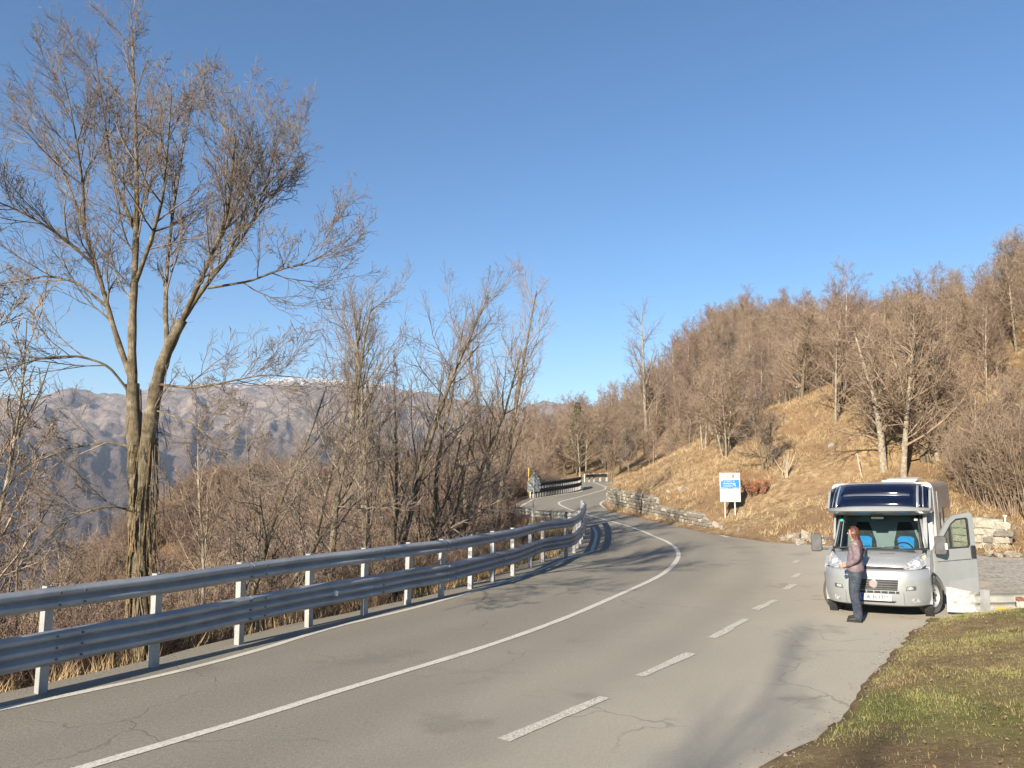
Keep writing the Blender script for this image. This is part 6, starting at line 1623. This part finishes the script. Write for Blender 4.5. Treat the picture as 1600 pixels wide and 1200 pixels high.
# grit along the crumbling road edges, dead leaves on the verge and the island
def crumbs(name, cx_, cy_, cz_, size, m, seed):
    r3 = np.random.default_rng(seed); n = len(cx_)
    o8 = np.array([(1, 0, 0), (0, 1, 0), (-1, 0, 0), (0, -1, 0), (0, 0, 0.7), (0, 0, -0.5)], float)
    V = o8[None] * size[:, None, None] * r3.uniform(0.6, 1.3, (n, 6, 1)); a = r3.uniform(0, 6.28, n); ca, sa = np.cos(a)[:, None], np.sin(a)[:, None]
    V = np.stack([V[:, :, 0] * ca - V[:, :, 1] * sa, V[:, :, 0] * sa + V[:, :, 1] * ca, V[:, :, 2]], 2) + np.stack([cx_, cy_, cz_], 1)[:, None, :]
    f = np.array([(0, 1, 4), (1, 2, 4), (2, 3, 4), (3, 0, 4), (1, 0, 5), (2, 1, 5), (3, 2, 5), (0, 3, 5)]); F = (f[None] + 6 * np.arange(n)[:, None, None]).reshape(-1, 3)
    return tag(mesh_np(name, V.reshape(-1, 3), F, m), kind='stuff')
def along(path, n, spread, seed):
    r3 = np.random.default_rng(seed); i = r3.integers(0, len(path), n); return path[i, 0] + r3.normal(0, spread, n), path[i, 1] + r3.normal(0, spread, n)
ex, ey = [], []
for pth, n, sp, sd in ((ME[(ME[:, 1] > 3) & (ME[:, 0] < 14)], 1100, 0.15, 1), (HB[(HB[:, 1] < 56) & (HB[:, 0] < 26)], 1800, 0.35, 2), (LE[(LE[:, 1] > 3) & (LE[:, 1] < 40)], 900, 0.14, 3)):
    a_, b_q = along(pth, n, sp, sd); ex.append(a_); ey.append(b_q)
ex = np.concatenate(ex); ey = np.concatenate(ey); ez = np.maximum(terrain(ex, ey), np.where(in_poly(ex, ey, flat_poly[::2]), roadz(ex, ey), -1e3))
crumbs('grit', ex, ey, ez, rg.uniform(0.005, 0.018, len(ex)) * np.where(rg.random(len(ex)) < 0.06, 2.0, 1.0), mat('grit_stone', (0.10, 0.09, 0.072), (0.24, 0.215, 0.175), 0.95, 30), 9)
N = 5200
lx = np.concatenate([rg.uniform(2, 13, N), rg.uniform(8, 26, N)]); ly = np.concatenate([rg.uniform(5, 15.5, N), rg.uniform(20, 40, N)])
z, ins, zk, dl, dh, dm = terrain(lx, ly, True)
ok = (~ins) & (((zk == 2) & (rg.random(2 * N) < 0.55 * (fbm(lx * 0.7, ly * 0.7, 52, 3) > 0.45) + 0.12)) | ((zk == 1) & (dh < 4) & (rg.random(2 * N) < 0.8)))
lx, ly, z = lx[ok], ly[ok], z[ok]; n = len(lx); s_ = rg.uniform(0.010, 0.024, n); a = rg.uniform(0, 6.28, n); b_q = rg.uniform(-0.7, 0.7, n); c_q = rg.uniform(-0.7, 0.7, n)
ux, uy, vx, vy = np.cos(a) * s_, np.sin(a) * s_, -np.sin(a) * s_ * 0.6, np.cos(a) * s_ * 0.6; zc = z + 0.025 + 0.02 * rg.random(n)
V = np.stack([np.stack([lx - ux, ly - uy, zc - b_q * s_], 1), np.stack([lx - vx, ly - vy, zc - c_q * s_ * 0.6 + 0.006], 1), np.stack([lx + ux, ly + uy, zc + b_q * s_], 1), np.stack([lx + vx, ly + vy, zc + c_q * s_ * 0.6 + 0.006], 1)], 1).reshape(-1, 3)
tag(mesh_np('fallen_leaves', V, np.arange(4 * n).reshape(-1, 4), mat('fallen_leaf', (0.12, 0.075, 0.042), (0.27, 0.185, 0.11), 0.85, 14)), kind='stuff')
